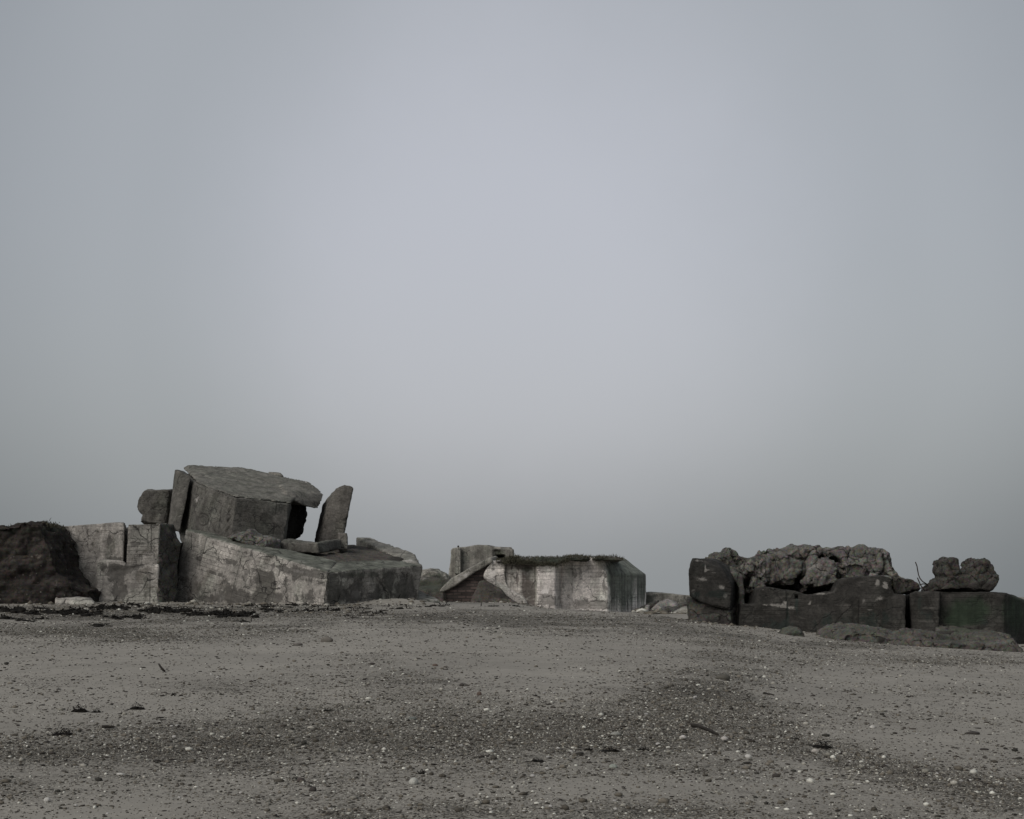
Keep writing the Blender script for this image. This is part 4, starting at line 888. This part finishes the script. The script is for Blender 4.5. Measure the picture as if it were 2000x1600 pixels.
o = mass('broken_rock', [lump([(1806, 1158), (1816, 1139), (1826, 1131), (1862, 1124), (1881, 1124), (1894, 1103), (1905, 1091), (1914, 1092), (1926, 1107), (1934, 1123), (1940, 1134), (1931, 1145), (1921, 1158)], 48, 2.2, ((-.5, .80), (-.25, .97), (.2, 1), (.5, .85))),
                         lump([(1828, 1148), (1835, 1128), (1829, 1120), (1831, 1106), (1836, 1093), (1846, 1087), (1856, 1090), (1862, 1101), (1864, 1114), (1866, 1148)], 47.8, 1.6, ((-.5, .80), (-.25, .97), (.2, 1), (.5, .85)))],
         0.042, M_stone2, smooth=1, disp=((.8, .03, 3), (.2, .025, 4), (.1, .015, 3)), crack=[(.75, .11, .05), (.3, .05, .09)], seed=71, stain_shade=[(1900, 1150, 50, 8, 1), (1920, 1142, 16, 8, .8)])  # strokes make the rock darker along its underside
tag(o, 'rugged two humped dark rock perched on the green stained block', 'rock')

root = thing('bent_rebar', 'thin bent reinforcing rods poking up between the dark rocks', 'rebar', P(1800, 1158, 47.8))
for w in ([(1788, 1098), (1791, 1106), (1792.5, 1115), (1794, 1123), (1797, 1130), (1802, 1136), (1811, 1141.5)], [(1792, 1129), (1795, 1136), (1798, 1143), (1802, 1148), (1807, 1155)],
          [(1786, 1150), (1790, 1146), (1796, 1142.5), (1803, 1140.5), (1812, 1142)], [(1790, 1152), (1798, 1149), (1806, 1146), (1812, 1143)]):
    V, Fc = tube([P(a, b, 47.8 + .1 * math.sin(a)) for a, b in w], 0.019, 6)
    raw_mesh('rod', V, Fc, M_rust, root, tuple(root.location)).location = (0, 0, 0)

for pts, d, th, lab, sd in (([(1512, 1262), (1518, 1241), (1532, 1231), (1545, 1227.5), (1553, 1229), (1561, 1237), (1568, 1262)], 43.2, 1.2, 'small humped weedy boulder in the sand before the dark wall', 80),
                            ([(1600, 1275), (1608, 1241), (1626, 1227), (1639, 1222), (1653, 1219), (1664, 1223), (1699, 1229), (1725, 1233), (1752, 1239), (1748, 1275)], 43.6, 2.2, 'long weedy boulder in front of the right end of the dark wall', 81),
                            ([(1722, 1285), (1730, 1260), (1741, 1247), (1755, 1239), (1773, 1238), (1838, 1242), (1865, 1246), (1930, 1243), (1973, 1243), (1984, 1253), (1994, 1267), (2000, 1300)], 42.6, 2.6, 'widest weedy boulder below the green stained block', 82)):
    o = mass('boulder', [lump(pts, d, th, ((-.5, .72), (-.3, .9), (0, 1), (.5, .9)), lean=(0, .08))], 0.042, M_boulder, smooth=1, disp=((1.1, .09, 4), (.3, .05, 4), (.1, .03, 3)), crack=[(1.5, .10, .05), (.5, .05, .08)], seed=sd, moss_up=.2,
             moss=[(pts[len(pts) // 2][0], 1240, 60, 16, .35)], stain_shade=[(1722, 1250, 10, 12, .9)])
    tag(o, lab, 'boulder', 'boulders below the right ruin')

# ---------------------------------------------------------------- grass
def blades(name, spots, label, hgt, mat, seed):
    r = np.random.default_rng(seed); V = []; T = []
    for (p, n, spread) in spots:
        for _ in range(n):
            b = np.array(p) + np.array((r.normal(0, spread), r.normal(0, spread * 1.2), r.normal(0, .05)))
            h_ = hgt * r.uniform(.4, 1.2) * (.5 + 1.2 * max(0, float(vnoise(np.array([[b[0] / .9, b[1] / 2, 3.3]]), 4)[0]) + .2)); a_ = r.uniform(0, 6.28); w_ = r.uniform(.012, .03)
            dv = np.array((math.cos(a_), math.sin(a_), 0)); tv = np.array((r.normal(0.15, .5), r.normal(0, .5), 0)) * h_
            k = len(V); m_ = b + np.array((0, 0, h_ * .6)) + tv * .35; e_ = b + np.array((0, 0, h_ * .85)) + tv
            V += [b - dv * w_, b + dv * w_, m_ - dv * w_ * .7, m_ + dv * w_ * .7, e_]
            T += [(k, k + 1, k + 3), (k, k + 3, k + 2), (k + 2, k + 3, k + 4)]
    o = big_mesh(name, np.array(V), np.array(T), mat)
    return tag(o, label, None, None, 'stuff')
sp_ = []
for px in np.arange(-60, 128, 2.2):
    py = np.interp(px, [-60, 0, 24, 77, 95, 103, 114, 127], [1043, 1039, 1034, 1031, 1026, 1024, 1029, 1032])
    for dd in (56.5, 58.5):
        sp_.append((P(px, py + 1.5, dd), 11 if 92 < px < 114 else 5, .12))
blades('grass', sp_, 'dark dry grass fringing the top of the earth bank', .13, M_grass, 1)
sp_ = []
# shaggy turf hanging over the roof edge of the pale bunker
turf_top = ([(964, 1094), (985, 1090), (1010, 1088), (1045, 1087), (1085, 1088), (1102, 1087), (1125, 1085), (1145, 1087), (1158, 1089), (1172, 1086.5), (1190, 1087), (1200, 1088), (1218, 1091)])
mass('turf', [prism([(966, 1097), (985, 1094), (1010, 1091.5), (1030, 1092), (1045, 1090), (1070, 1090.5), (1085, 1092), (1102, 1089), (1125, 1087), (1142, 1089.5), (1152, 1092.5), (1164, 1091.5), (1172, 1088.5), (1190, 1089), (1195, 1091.5), (1203, 1090.5), (1214, 1092), (1218, 1094),
                     (1190, 1095), (1172, 1093), (1160, 1094), (1140, 1094), (1108, 1095), (1098, 1098), (1084, 1102), (1066, 1101), (1050, 1104), (1040, 1098), (1020, 1100), (1000, 1097), (985, 1100)], (0.3, 6, 0.1), 83.6)],
     0.08, M_dirt, bpy.data.objects['concrete_bunker'], smooth=0, disp=((1.2, .12, 4), (.3, .12, 4)), seed=90, moss=[(1100, 1095, 160, 14, .75)], stain_shade=[(1075, 1100, 24, 6, .9), (1100, 1090, 120, 4, .6)])
for px in np.arange(968, 1216, 1.5):
    py = np.interp(px, [a for a, b in turf_top], [b for a, b in turf_top])
    for dd in (83.7, 86.5, 89): sp_.append((P(px, py + 2.5, dd), 5, .14))
for px in np.arange(985, 1110, 1.3):
    base = np.interp(px, [985, 1000, 1020, 1040, 1050, 1066, 1086, 1100, 1110], [1100, 1098, 1101, 1100, 1106, 1103, 1106, 1099, 1095])
    for k in range(5): sp_.append((P(px, base + 1.5 - k * 1.7, 83.45), 4, .1))
blades('grass', sp_, 'shaggy dark grass growing on the roof of the pale bunker', .14, M_grass, 2)

# ---------------------------------------------------------------- shingle, litter, seaweed
def ico():
    bm = bmesh.new(); bmesh.ops.create_icosphere(bm, subdivisions=1, radius=1.0)
    bm.verts.index_update()
    V = np.array([v.co[:] for v in bm.verts]); T = np.array([[v.index for v in f.verts] for f in bm.faces]); bm.free()
    return V, T
def ico2():
    bm = bmesh.new(); bmesh.ops.create_icosphere(bm, subdivisions=2, radius=1.0)
    bm.verts.index_update()
    V = np.array([v.co[:] for v in bm.verts]); T = np.array([[v.index for v in f.verts] for f in bm.faces]); bm.free()
    return V, T
IV, IT = ico()
def scatter(n, d0, d1, r0, r1, dens_pow, keep, flat, seed, power=2.6):
    r = np.random.default_rng(seed)
    d = np.sqrt(r.uniform(d0 ** 2, d1 ** 2, n)); u_ = r.uniform(-.385, .385, n)
    x = u_ * d; z = gz(x, d)
    px, py = to_px(np.stack([x, d, z], 1))
    g_ = np.clip(gravel_at(px, py) + fbm(np.stack([x, d, x * 0], 1) / 1.4, 4, 3) * .28 + fbm(np.stack([x, d, x * 0], 1) / .25, 2, 31) * .25, 0, 1)
    ok = r.uniform(0, 1, n) < keep + (1 - keep) * g_ ** dens_pow
    x, d, z = x[ok], d[ok], z[ok]; m_ = len(x)
    rad = r0 * (r.pareto(power, m_) + 1); rad = np.minimum(rad, r1)
    sc_ = np.stack([rad * r.uniform(.7, 1.5, m_), rad * r.uniform(.7, 1.4, m_), rad * r.uniform(*flat, m_)], 1)
    a_ = r.uniform(0, 6.28, m_)
    V = IV[None] * (1 + r.uniform(-.22, .22, (m_, len(IV), 1)))
    V = V * sc_[:, None, :]
    cx, sx_ = np.cos(a_)[:, None], np.sin(a_)[:, None]
    vx = V[..., 0] * cx - V[..., 1] * sx_; vy = V[..., 0] * sx_ + V[..., 1] * cx
    V = np.stack([vx + x[:, None], vy + d[:, None], V[..., 2] + (z + sc_[:, 2] * .45)[:, None]], -1)
    T = IT[None] + (np.arange(m_) * len(IV))[:, None, None]
    return V.reshape(-1, 3), T.reshape(-1, 3), m_, r
pal = np.array([.99, 1.0, .955]) * np.array([(0.036, 0.034, 0.030), (0.065, 0.058, 0.049), (0.106, 0.094, 0.079), (0.148, 0.132, 0.113), (0.19, 0.18, 0.163), (0.30, 0.285, 0.262), (0.52, 0.51, 0.48)])
Vs, Ts, Cs, k0 = [], [], [], 0
for (n, d0, d1, r0, r1, kp, sd, pr) in ((150000, 8.6, 19, .0032, .010, .03, 1, (.15, .18, .18, .17, .14, .12, .08)), (110000, 8.6, 36, .0055, .018, .02, 2, (.14, .17, .18, .17, .14, .12, .10)),
                                       (34000, 10, 53, .0105, .034, .03, 3, (.12, .17, .19, .18, .16, .10, .08))):
    V, T, m_, r = scatter(n, d0, d1, r0, r1, 1.4, kp, (.45, .8), sd)
    c_ = pal[r.choice(len(pal), m_, p=np.array(pr) / sum(pr))] * r.uniform(.85, 1.15, (m_, 1))
    Vs.append(V); Ts.append(T + k0); Cs.append(np.repeat(c_, len(IV), 0)); k0 += len(V)
for (n, d0, d1, ulo, uhi, r0, r1, sd) in ((420, 53.5, 57.5, -.40, -.06, .03, .13, 4), (260, 76, 84, -.05, .10, .03, .12, 5), (240, 44, 48, .13, .37, .025, .10, 6), (150, 79, 87, .086, .126, .07, .34, 8), (60, 80, 86, -.066, -.050, .06, .26, 9), (900, 46, 55, -.40, -.10, .02, .07, 7)):
    r = np.random.default_rng(sd); d = r.uniform(d0, d1, n); x = r.uniform(ulo, uhi, n) * d; z = gz(x, d)
    rad = np.minimum(r0 * (r.pareto(2.4, n) + 1), r1); sc_ = rad[:, None] * np.stack([r.uniform(.8, 1.5, n), r.uniform(.7, 1.3, n), r.uniform(.4, .8, n)], 1)
    V = IV[None] * (1 + r.uniform(-.3, .3, (n, len(IV), 1))) * sc_[:, None, :] + np.stack([x, d, z + sc_[:, 2] * .3], 1)[:, None, :]
    T = IT[None] + (np.arange(n) * len(IV))[:, None, None]
    Vs.append(V.reshape(-1, 3)); Ts.append(T.reshape(-1, 3) + k0); k0 += n * len(IV)
    Cs.append(np.repeat(pal[r.choice(len(pal), n, p=(.08, .14, .2, .24, .18, .1, .06))], len(IV), 0))
o = big_mesh('gravel', np.concatenate(Vs), np.concatenate(Ts), M_peb, np.concatenate(Cs))
tag(o, 'scattered shingle, shells and small stones on the sand', None, None, 'stuff')

# small dark scraps of weed and shell lying flat all over the sand
Vs, Ts, Cs, k0 = [], [], [], 0
for (n, d0, d1, r0, r1, kp, sd) in ((30000, 8.6, 22, .005, .017, .26, 11), (38000, 12, 48, .009, .030, .20, 12)):
    V, T, m_, r = scatter(n, d0, d1, r0, r1, 1.0, kp, (.2, .5), sd, 2.3)
    c_ = np.array([(0.022, 0.019, 0.016), (0.035, 0.03, 0.025), (0.05, 0.043, 0.036)])[r.integers(0, 3, m_)]
    Vs.append(V); Ts.append(T + k0); Cs.append(np.repeat(c_, len(IV), 0)); k0 += len(V)
o = big_mesh('weed_litter', np.concatenate(Vs), np.concatenate(Ts), M_peb, np.concatenate(Cs))
tag(o, 'dark scraps of dried weed strewn over the sand', None, None, 'stuff')

def weed_geo(c, w, dep, h_, n, r, wid=.012):
    """tangle of short leathery ribbons round a low heap"""
    V, T = [], []
    for _ in range(n):
        a_ = r.uniform(0, 6.28); q = r.normal(0, .42, 2)
        x, y = c[0] + q[0] * w, c[1] + q[1] * dep
        z = float(gz(np.array([x]), np.array([y]))[0]) + h_ * max(0, 1 - (q[0] ** 2 + q[1] ** 2)) * r.uniform(0, 1)
        p = np.array((x, y, z)); k = len(V); ww = wid * r.uniform(.5, 1.4); dr = np.array((math.cos(a_), math.sin(a_), r.normal(0, .3)))
        ln = r.uniform(.03, .10) * (wid / .012)
        for s in range(4):
            sd_ = np.array((-dr[1], dr[0], r.normal(0, .4))); sd_ /= np.linalg.norm(sd_)
            V += [p - sd_ * ww, p + sd_ * ww]
            dr = dr + r.normal(0, .45, 3) * np.array((1, 1, .7)); dr /= np.linalg.norm(dr); p = p + dr * ln / 3
            p[2] = max(p[2], z - .02)
        for s in range(3):
            b = k + 2 * s; T += [(b, b + 1, b + 3), (b, b + 3, b + 2)]
    return np.array(V), np.array(T)
def weed_heap(c, w, dep, h_, r):
    """the solid core of a weed heap"""
    V, T = ico2(); V = V * (1 + r.uniform(-.25, .25, (len(V), 1)))
    V = V * np.array((w, dep, h_)); V[:, 2] = np.maximum(V[:, 2], -.02)
    return V + np.array(c), T

# the black wrack line below the ruined walls
r = np.random.default_rng(21); Vs, Ts, k0 = [], [], 0
bands = [(20, 1194, 40, .16, 26), (80, 1198, 60, .12, 30), (150, 1197, 60, .14, 34), (170, 1201, 40, .1, 18), (195, 1189, 40, .1, 20), (235, 1189, 30, .12, 18), (250, 1181, 30, .07, 14), (220, 1186, 25, .06, 10), (225, 1207, 22, .08, 12), (265, 1207, 20, .1, 12),
         (300, 1193, 44, .14, 28), (345, 1196, 40, .13, 26), (390, 1201, 30, .08, 16), (430, 1200, 40, .12, 24), (460, 1204, 40, .1, 22), (480, 1201, 24, .1, 14), (500, 1183, 50, .06, 16), (560, 1184, 50, .06, 16), (530, 1194, 30, .08, 14),
         (600, 1193, 40, .06, 14), (650, 1192, 30, .06, 10), (700, 1190, 30, .05, 10), (475, 1215, 10, .06, 4), (60, 1211, 40, .06, 10), (10, 1210, 16, .08, 8), (190, 1223, 6, .08, 3), (780, 1186, 40, .05, 10), (850, 1184, 40, .05, 10), (730, 1198, 40, .05, 8), (690, 1204, 40, .04, 6),
         (120, 1190, 90, .04, 14), (400, 1188, 110, .04, 18), (640, 1184, 60, .04, 8), (1000, 1176, 14, .05, 5), (960, 1178, 20, .04, 5)]
for (px, py, wpx, h_, n) in bands:
    for _ in range(max(3, int(n * .75))):
        a = px + r.normal(0, wpx * .42); b = min(max(py + r.normal(0, 2.0), 1178), 1235)
        c = on_ground(a, b) if b > 1184 else on_ground(a, 1185) + np.array((0, r.uniform(.2, 3), 0))
        c[2] = float(gz(np.array([c[0]]), np.array([c[1]]))[0])
        s_ = r.uniform(.5, 1.2)
        V, T = weed_heap(c, .13 * s_, .09 * s_, h_ * .75 * s_ * r.uniform(.5, 1.3), r); Vs.append(V); Ts.append(T + k0); k0 += len(V)
        V, T = weed_geo(c, .36 * s_, .22 * s_, h_ * 1.1 * s_, 9, r, .02); Vs.append(V); Ts.append(T + k0); k0 += len(V)
o = big_mesh('seaweed_wrack', np.concatenate(Vs), np.concatenate(Ts), M_weed)
tag(o, 'black seaweed wrack line washed up below the walls', None, None, 'stuff')

def seaweed(px, py, wpx, hpx, lab, n=60, sd=0):
    r = np.random.default_rng(500 + sd); c = on_ground(px, py); k = c[1] / F
    w, h_ = wpx * k / 2, hpx * k
    Vs, Ts, k0 = [], [], 0
    for j in range(3):
        cc = c + np.array(((j - 1) * w * .4, r.normal(0, w * .08), 0))
        V, T = weed_heap(cc, w * .5, w * .45, h_ * r.uniform(.25, .42), r); Vs.append(V); Ts.append(T + k0); k0 += len(V)
    V, T = weed_geo(c, w, w * .8, h_, n, r, max(.004, w * .05)); Vs.append(V); Ts.append(T + k0)
    V = np.concatenate(Vs) - c
    o = big_mesh('seaweed_clump', V, np.concatenate(Ts), M_weed); o.location = tuple(c)
    return tag(o, lab, 'seaweed', 'seaweed clumps on the beach')
for i, a in enumerate([(154, 1391, 38, 16, 'largest black seaweed clump on the smooth sand at left', 90), (188, 1392, 22, 8, 'small seaweed scrap just right of the largest black clump', 40), (268, 1386, 32, 14, 'spiky black seaweed clump right of the largest one on smooth sand', 80),
                       (238, 1395, 20, 4, 'thin flat seaweed strip below the spiky black clump', 30), (122, 1436, 44, 14, 'brownish bushy weed tuft on the edge of the left gravel band', 90), (1606, 1462, 44, 16, 'big dark seaweed clump beside a pale oval pebble at right', 100),
                       (1150, 1466, 18, 10, 'left dark weed scrap in the middle gravel band', 40), (1190, 1468, 46, 8, 'long thin dark weed strand in the middle gravel band', 60), (1256, 1466, 30, 8, 'dark weed strand right of the long thin one in the gravel', 50),
                       (1050, 1488, 30, 10, 'dark weed clump below the middle gravel band', 50), (824, 1512, 20, 8, 'small black weed clump above the white round stone', 40), (1553, 1444, 18, 6, 'small weed tuft left of the big clump at right', 30),
                       (640, 1390, 20, 8, 'small dark weed tuft at the sand edge left of centre', 30), (338, 1359, 10, 8, 'tiny black weed knot on the left sand under the twig', 24)]):
    seaweed(*a, sd=i)

def stick(pts, r0, lab, lift=.02):
    P3 = [on_ground(a, b) for a, b in pts]; P3 = [p + np.array((0, 0, lift)) for p in P3]
    n = len(P3); V, Fc = tube(P3, [r0 * (1.1 - .5 * i / n) * (1 + .15 * math.sin(i * 2.7)) for i in range(n)], 8)
    o = raw_mesh('driftwood_stick', V, Fc, M_wood, None, tuple(P3[0])); return tag(o, lab, 'stick')
c0 = on_ground(322, 1313); k = c0[1] / F
V, Fc = tube([c0 + np.array((0, 0, .01)), c0 + np.array((-5 * k, .02, 5 * k)), c0 + np.array((-10 * k, .05, 10 * k)), c0 + np.array((-15 * k, .1, 15.5 * k))], [.016, .02, .018, .012], 8)
tag(raw_mesh('driftwood_stick', V, Fc, M_wood, None, tuple(c0)), 'short dark twig sticking up from the sand at left', 'stick')
stick([(1351, 1420), (1362, 1422), (1376, 1426), (1385, 1430), (1396, 1435), (1401, 1439)], .02, 'crooked black stick lying on the dark gravel right of centre')
stick([(306, 1406), (312, 1405), (320, 1405)], .008, 'tiny thin twig on the smooth sand beneath the spiky weed')
stick([(199, 1424), (210, 1423), (223, 1424)], .016, 'flat dark stick on the sand right of the bushy weed tuft')
stick([(1490, 1357), (1502, 1358), (1512, 1360)], .010, 'thin pale brown twig on the right hand sand')

def stone(px, py, wpx, hpx, colr, lab, cat='stone', group=None, name='beach_stone', sd=0, rough=.16):
    r = np.random.default_rng(900 + sd); c = on_ground(px, py); k = c[1] / F
    bm = bmesh.new(); bmesh.ops.create_icosphere(bm, subdivisions=3, radius=1.0); bm.verts.index_update()
    V = np.array([v.co[:] for v in bm.verts]); T = np.array([[v.index for v in f.verts] for f in bm.faces]); bm.free()
    V = V * (1 + rough * fbm(V * 1.3 + sd * 9.1, 3, sd))[:, None] * (1 + .05 * fbm(V * 4 + sd, 2, sd))[:, None]
    V = V * np.array((wpx * k / 2, wpx * k / 2 * r.uniform(.6, .9), max(hpx * k * .62, .006))); V[:, 2] += hpx * k * .3
    o = big_mesh(name, V, T, M_peb, np.tile(np.array(colr), (len(V), 1)) * (1 + .2 * fbm(V / (wpx * k) * 6, 3, sd))[:, None]); o.location = tuple(c)
    return tag(o, lab, cat, group)
W_, G_, D_, B_ = (.40, .39, .365), (.20, .195, .18), (.045, .04, .036), (.10, .075, .062)
for i, a in enumerate([(638, 1254, 24, 12, (.13, .12, .105), 'largest grey brown stone on the upper left sand'), (582, 1261, 18, 6, (.12, .11, .10), 'flat grey stone left of the largest brown one'), (1412, 1327, 28, 11, (.085, .08, .068), 'oblong pitted dark lump on the sand right of centre'),
                       (850, 1301, 11, 5, B_, 'reddish brown stone on the open middle sand'), (902, 1340, 10, 6, D_, 'black round stone on the middle sand beside a white pebble'), (611, 1546, 15, 10, D_, 'black round stone in the lower gravel left of centre'),
                       (587, 1527, 15, 9, (.06, .05, .045), 'dark brown stone upper left of the black round one'), (808, 1532, 19, 14, (.36, .36, .33), 'large mottled white round stone below the middle gravel'), (1900, 1434, 27, 6, D_, 'long flat dark stone on the right hand sand'),
                       (1922, 1465, 18, 4, D_, 'flat dark stone below the long one on the right'), (1592, 1470, 15, 8, (.34, .32, .29), 'pale oval pebble touching the big seaweed clump'), (1704, 1423, 11, 7, W_, 'brightest white pebble on the right sand'),
                       (1461, 1481, 13, 8, W_, 'bright white angular pebble in right gravel'), (806, 1406, 16, 6, (.12, .13, .12), 'greenish grey flat stone above the middle gravel'), (1202, 1436, 20, 7, (.22, .22, .20), 'wide flat grey stone in the gravel left of the crooked stick'),
                       (1198, 1500, 16, 8, (.24, .26, .23), 'greenish grey oval pebble low in the centre'), (1516, 1518, 16, 8, D_, 'dark oval stone in lower right gravel'), (936, 1358, 10, 8, B_, 'small rough brown pebble left of two white ones on middle sand'),
                       (1588, 1360, 8, 4, D_, 'small black pebble on the right sand above the pale strip'), (1334, 1443, 14, 7, (.40, .38, .36), 'pale pebble at the lower end of the crooked stick'), (1415, 1445, 14, 7, (.38, .36, .34), 'pinkish pale pebble right of the crooked stick'),
                       (235, 1514, 15, 5, W_, 'flat white pebble in the lower left gravel'), (92, 1566, 14, 9, W_, 'round white pebble near the lower left corner'), (727, 1298, 10, 4, D_, 'flat black stone at the left of the open middle sand')]):
    stone(*a, sd=i)
pale_spots = [(180, 1440, 10), (260, 1462, 8), (335, 1462, 9), (150, 1500, 8), (430, 1487, 10), (340, 1441, 11), (525, 1507, 9), (640, 1515, 11), (700, 1430, 8), (735, 1461, 9), (819, 1462, 8), (900, 1458, 12), (770, 1482, 8), (995, 1485, 10), (960, 1490, 9), (1040, 1518, 12), (1068, 1503, 12), (1090, 1463, 11),
              (910, 1430, 8), (995, 1430, 8), (1070, 1480, 10), (1115, 1469, 8), (1250, 1442, 9), (1285, 1455, 12), (1230, 1460, 8), (1262, 1396, 12), (1236, 1392, 8), (1358, 1362, 10), (1280, 1388, 7), (1355, 1365, 9), (909, 1345, 8), (1062, 1332, 7), (1062, 1355, 8), (1082, 1354, 7), (757, 1343, 8), (735, 1333, 7),
              (1200, 1567, 12), (1202, 1582, 11), (970, 1567, 10), (958, 1582, 9), (1075, 1577, 10), (1023, 1587, 9), (775, 1570, 8), (930, 1562, 8), (1348, 1527, 10), (1640, 1472, 8), (1437, 1508, 9), (1452, 1510, 8), (1460, 1521, 9), (1730, 1497, 9), (1830, 1513, 9), (1660, 1488, 8), (1805, 1450, 8), (1935, 1543, 10),
              (1877, 1527, 11), (1895, 1525, 8), (1765, 1601, 11), (1550, 1580, 8), (1760, 1389, 8), (1680, 1396, 8), (1655, 1415, 8), (1790, 1435, 7), (640, 1320, 8), (548, 1321, 6), (412, 1318, 7), (440, 1361, 8), (425, 1324, 7), (372, 1373, 8), (180, 1411, 10), (335, 1420, 10), (345, 1419, 9), (90, 1367, 7), (255, 1280, 7), (330, 1272, 6), (58, 1268, 6), (645, 1581, 11), (470, 1550, 8), (350, 1559, 9), (148, 1576, 10), (210, 1590, 8)]
for i, (a, b, w_) in enumerate(pale_spots):
    rr = np.random.default_rng(i); g_ = rr.uniform(.32, .55)
    w_ *= .74; g_ *= .80
    stone(a, b, w_, w_ * rr.uniform(.4, .62), (g_, g_ * .975, g_ * .93), 'small pale pebble or shell lying on the sand and gravel', 'pebble', 'pale pebbles on the beach', 'pale_pebble', sd=100 + i)
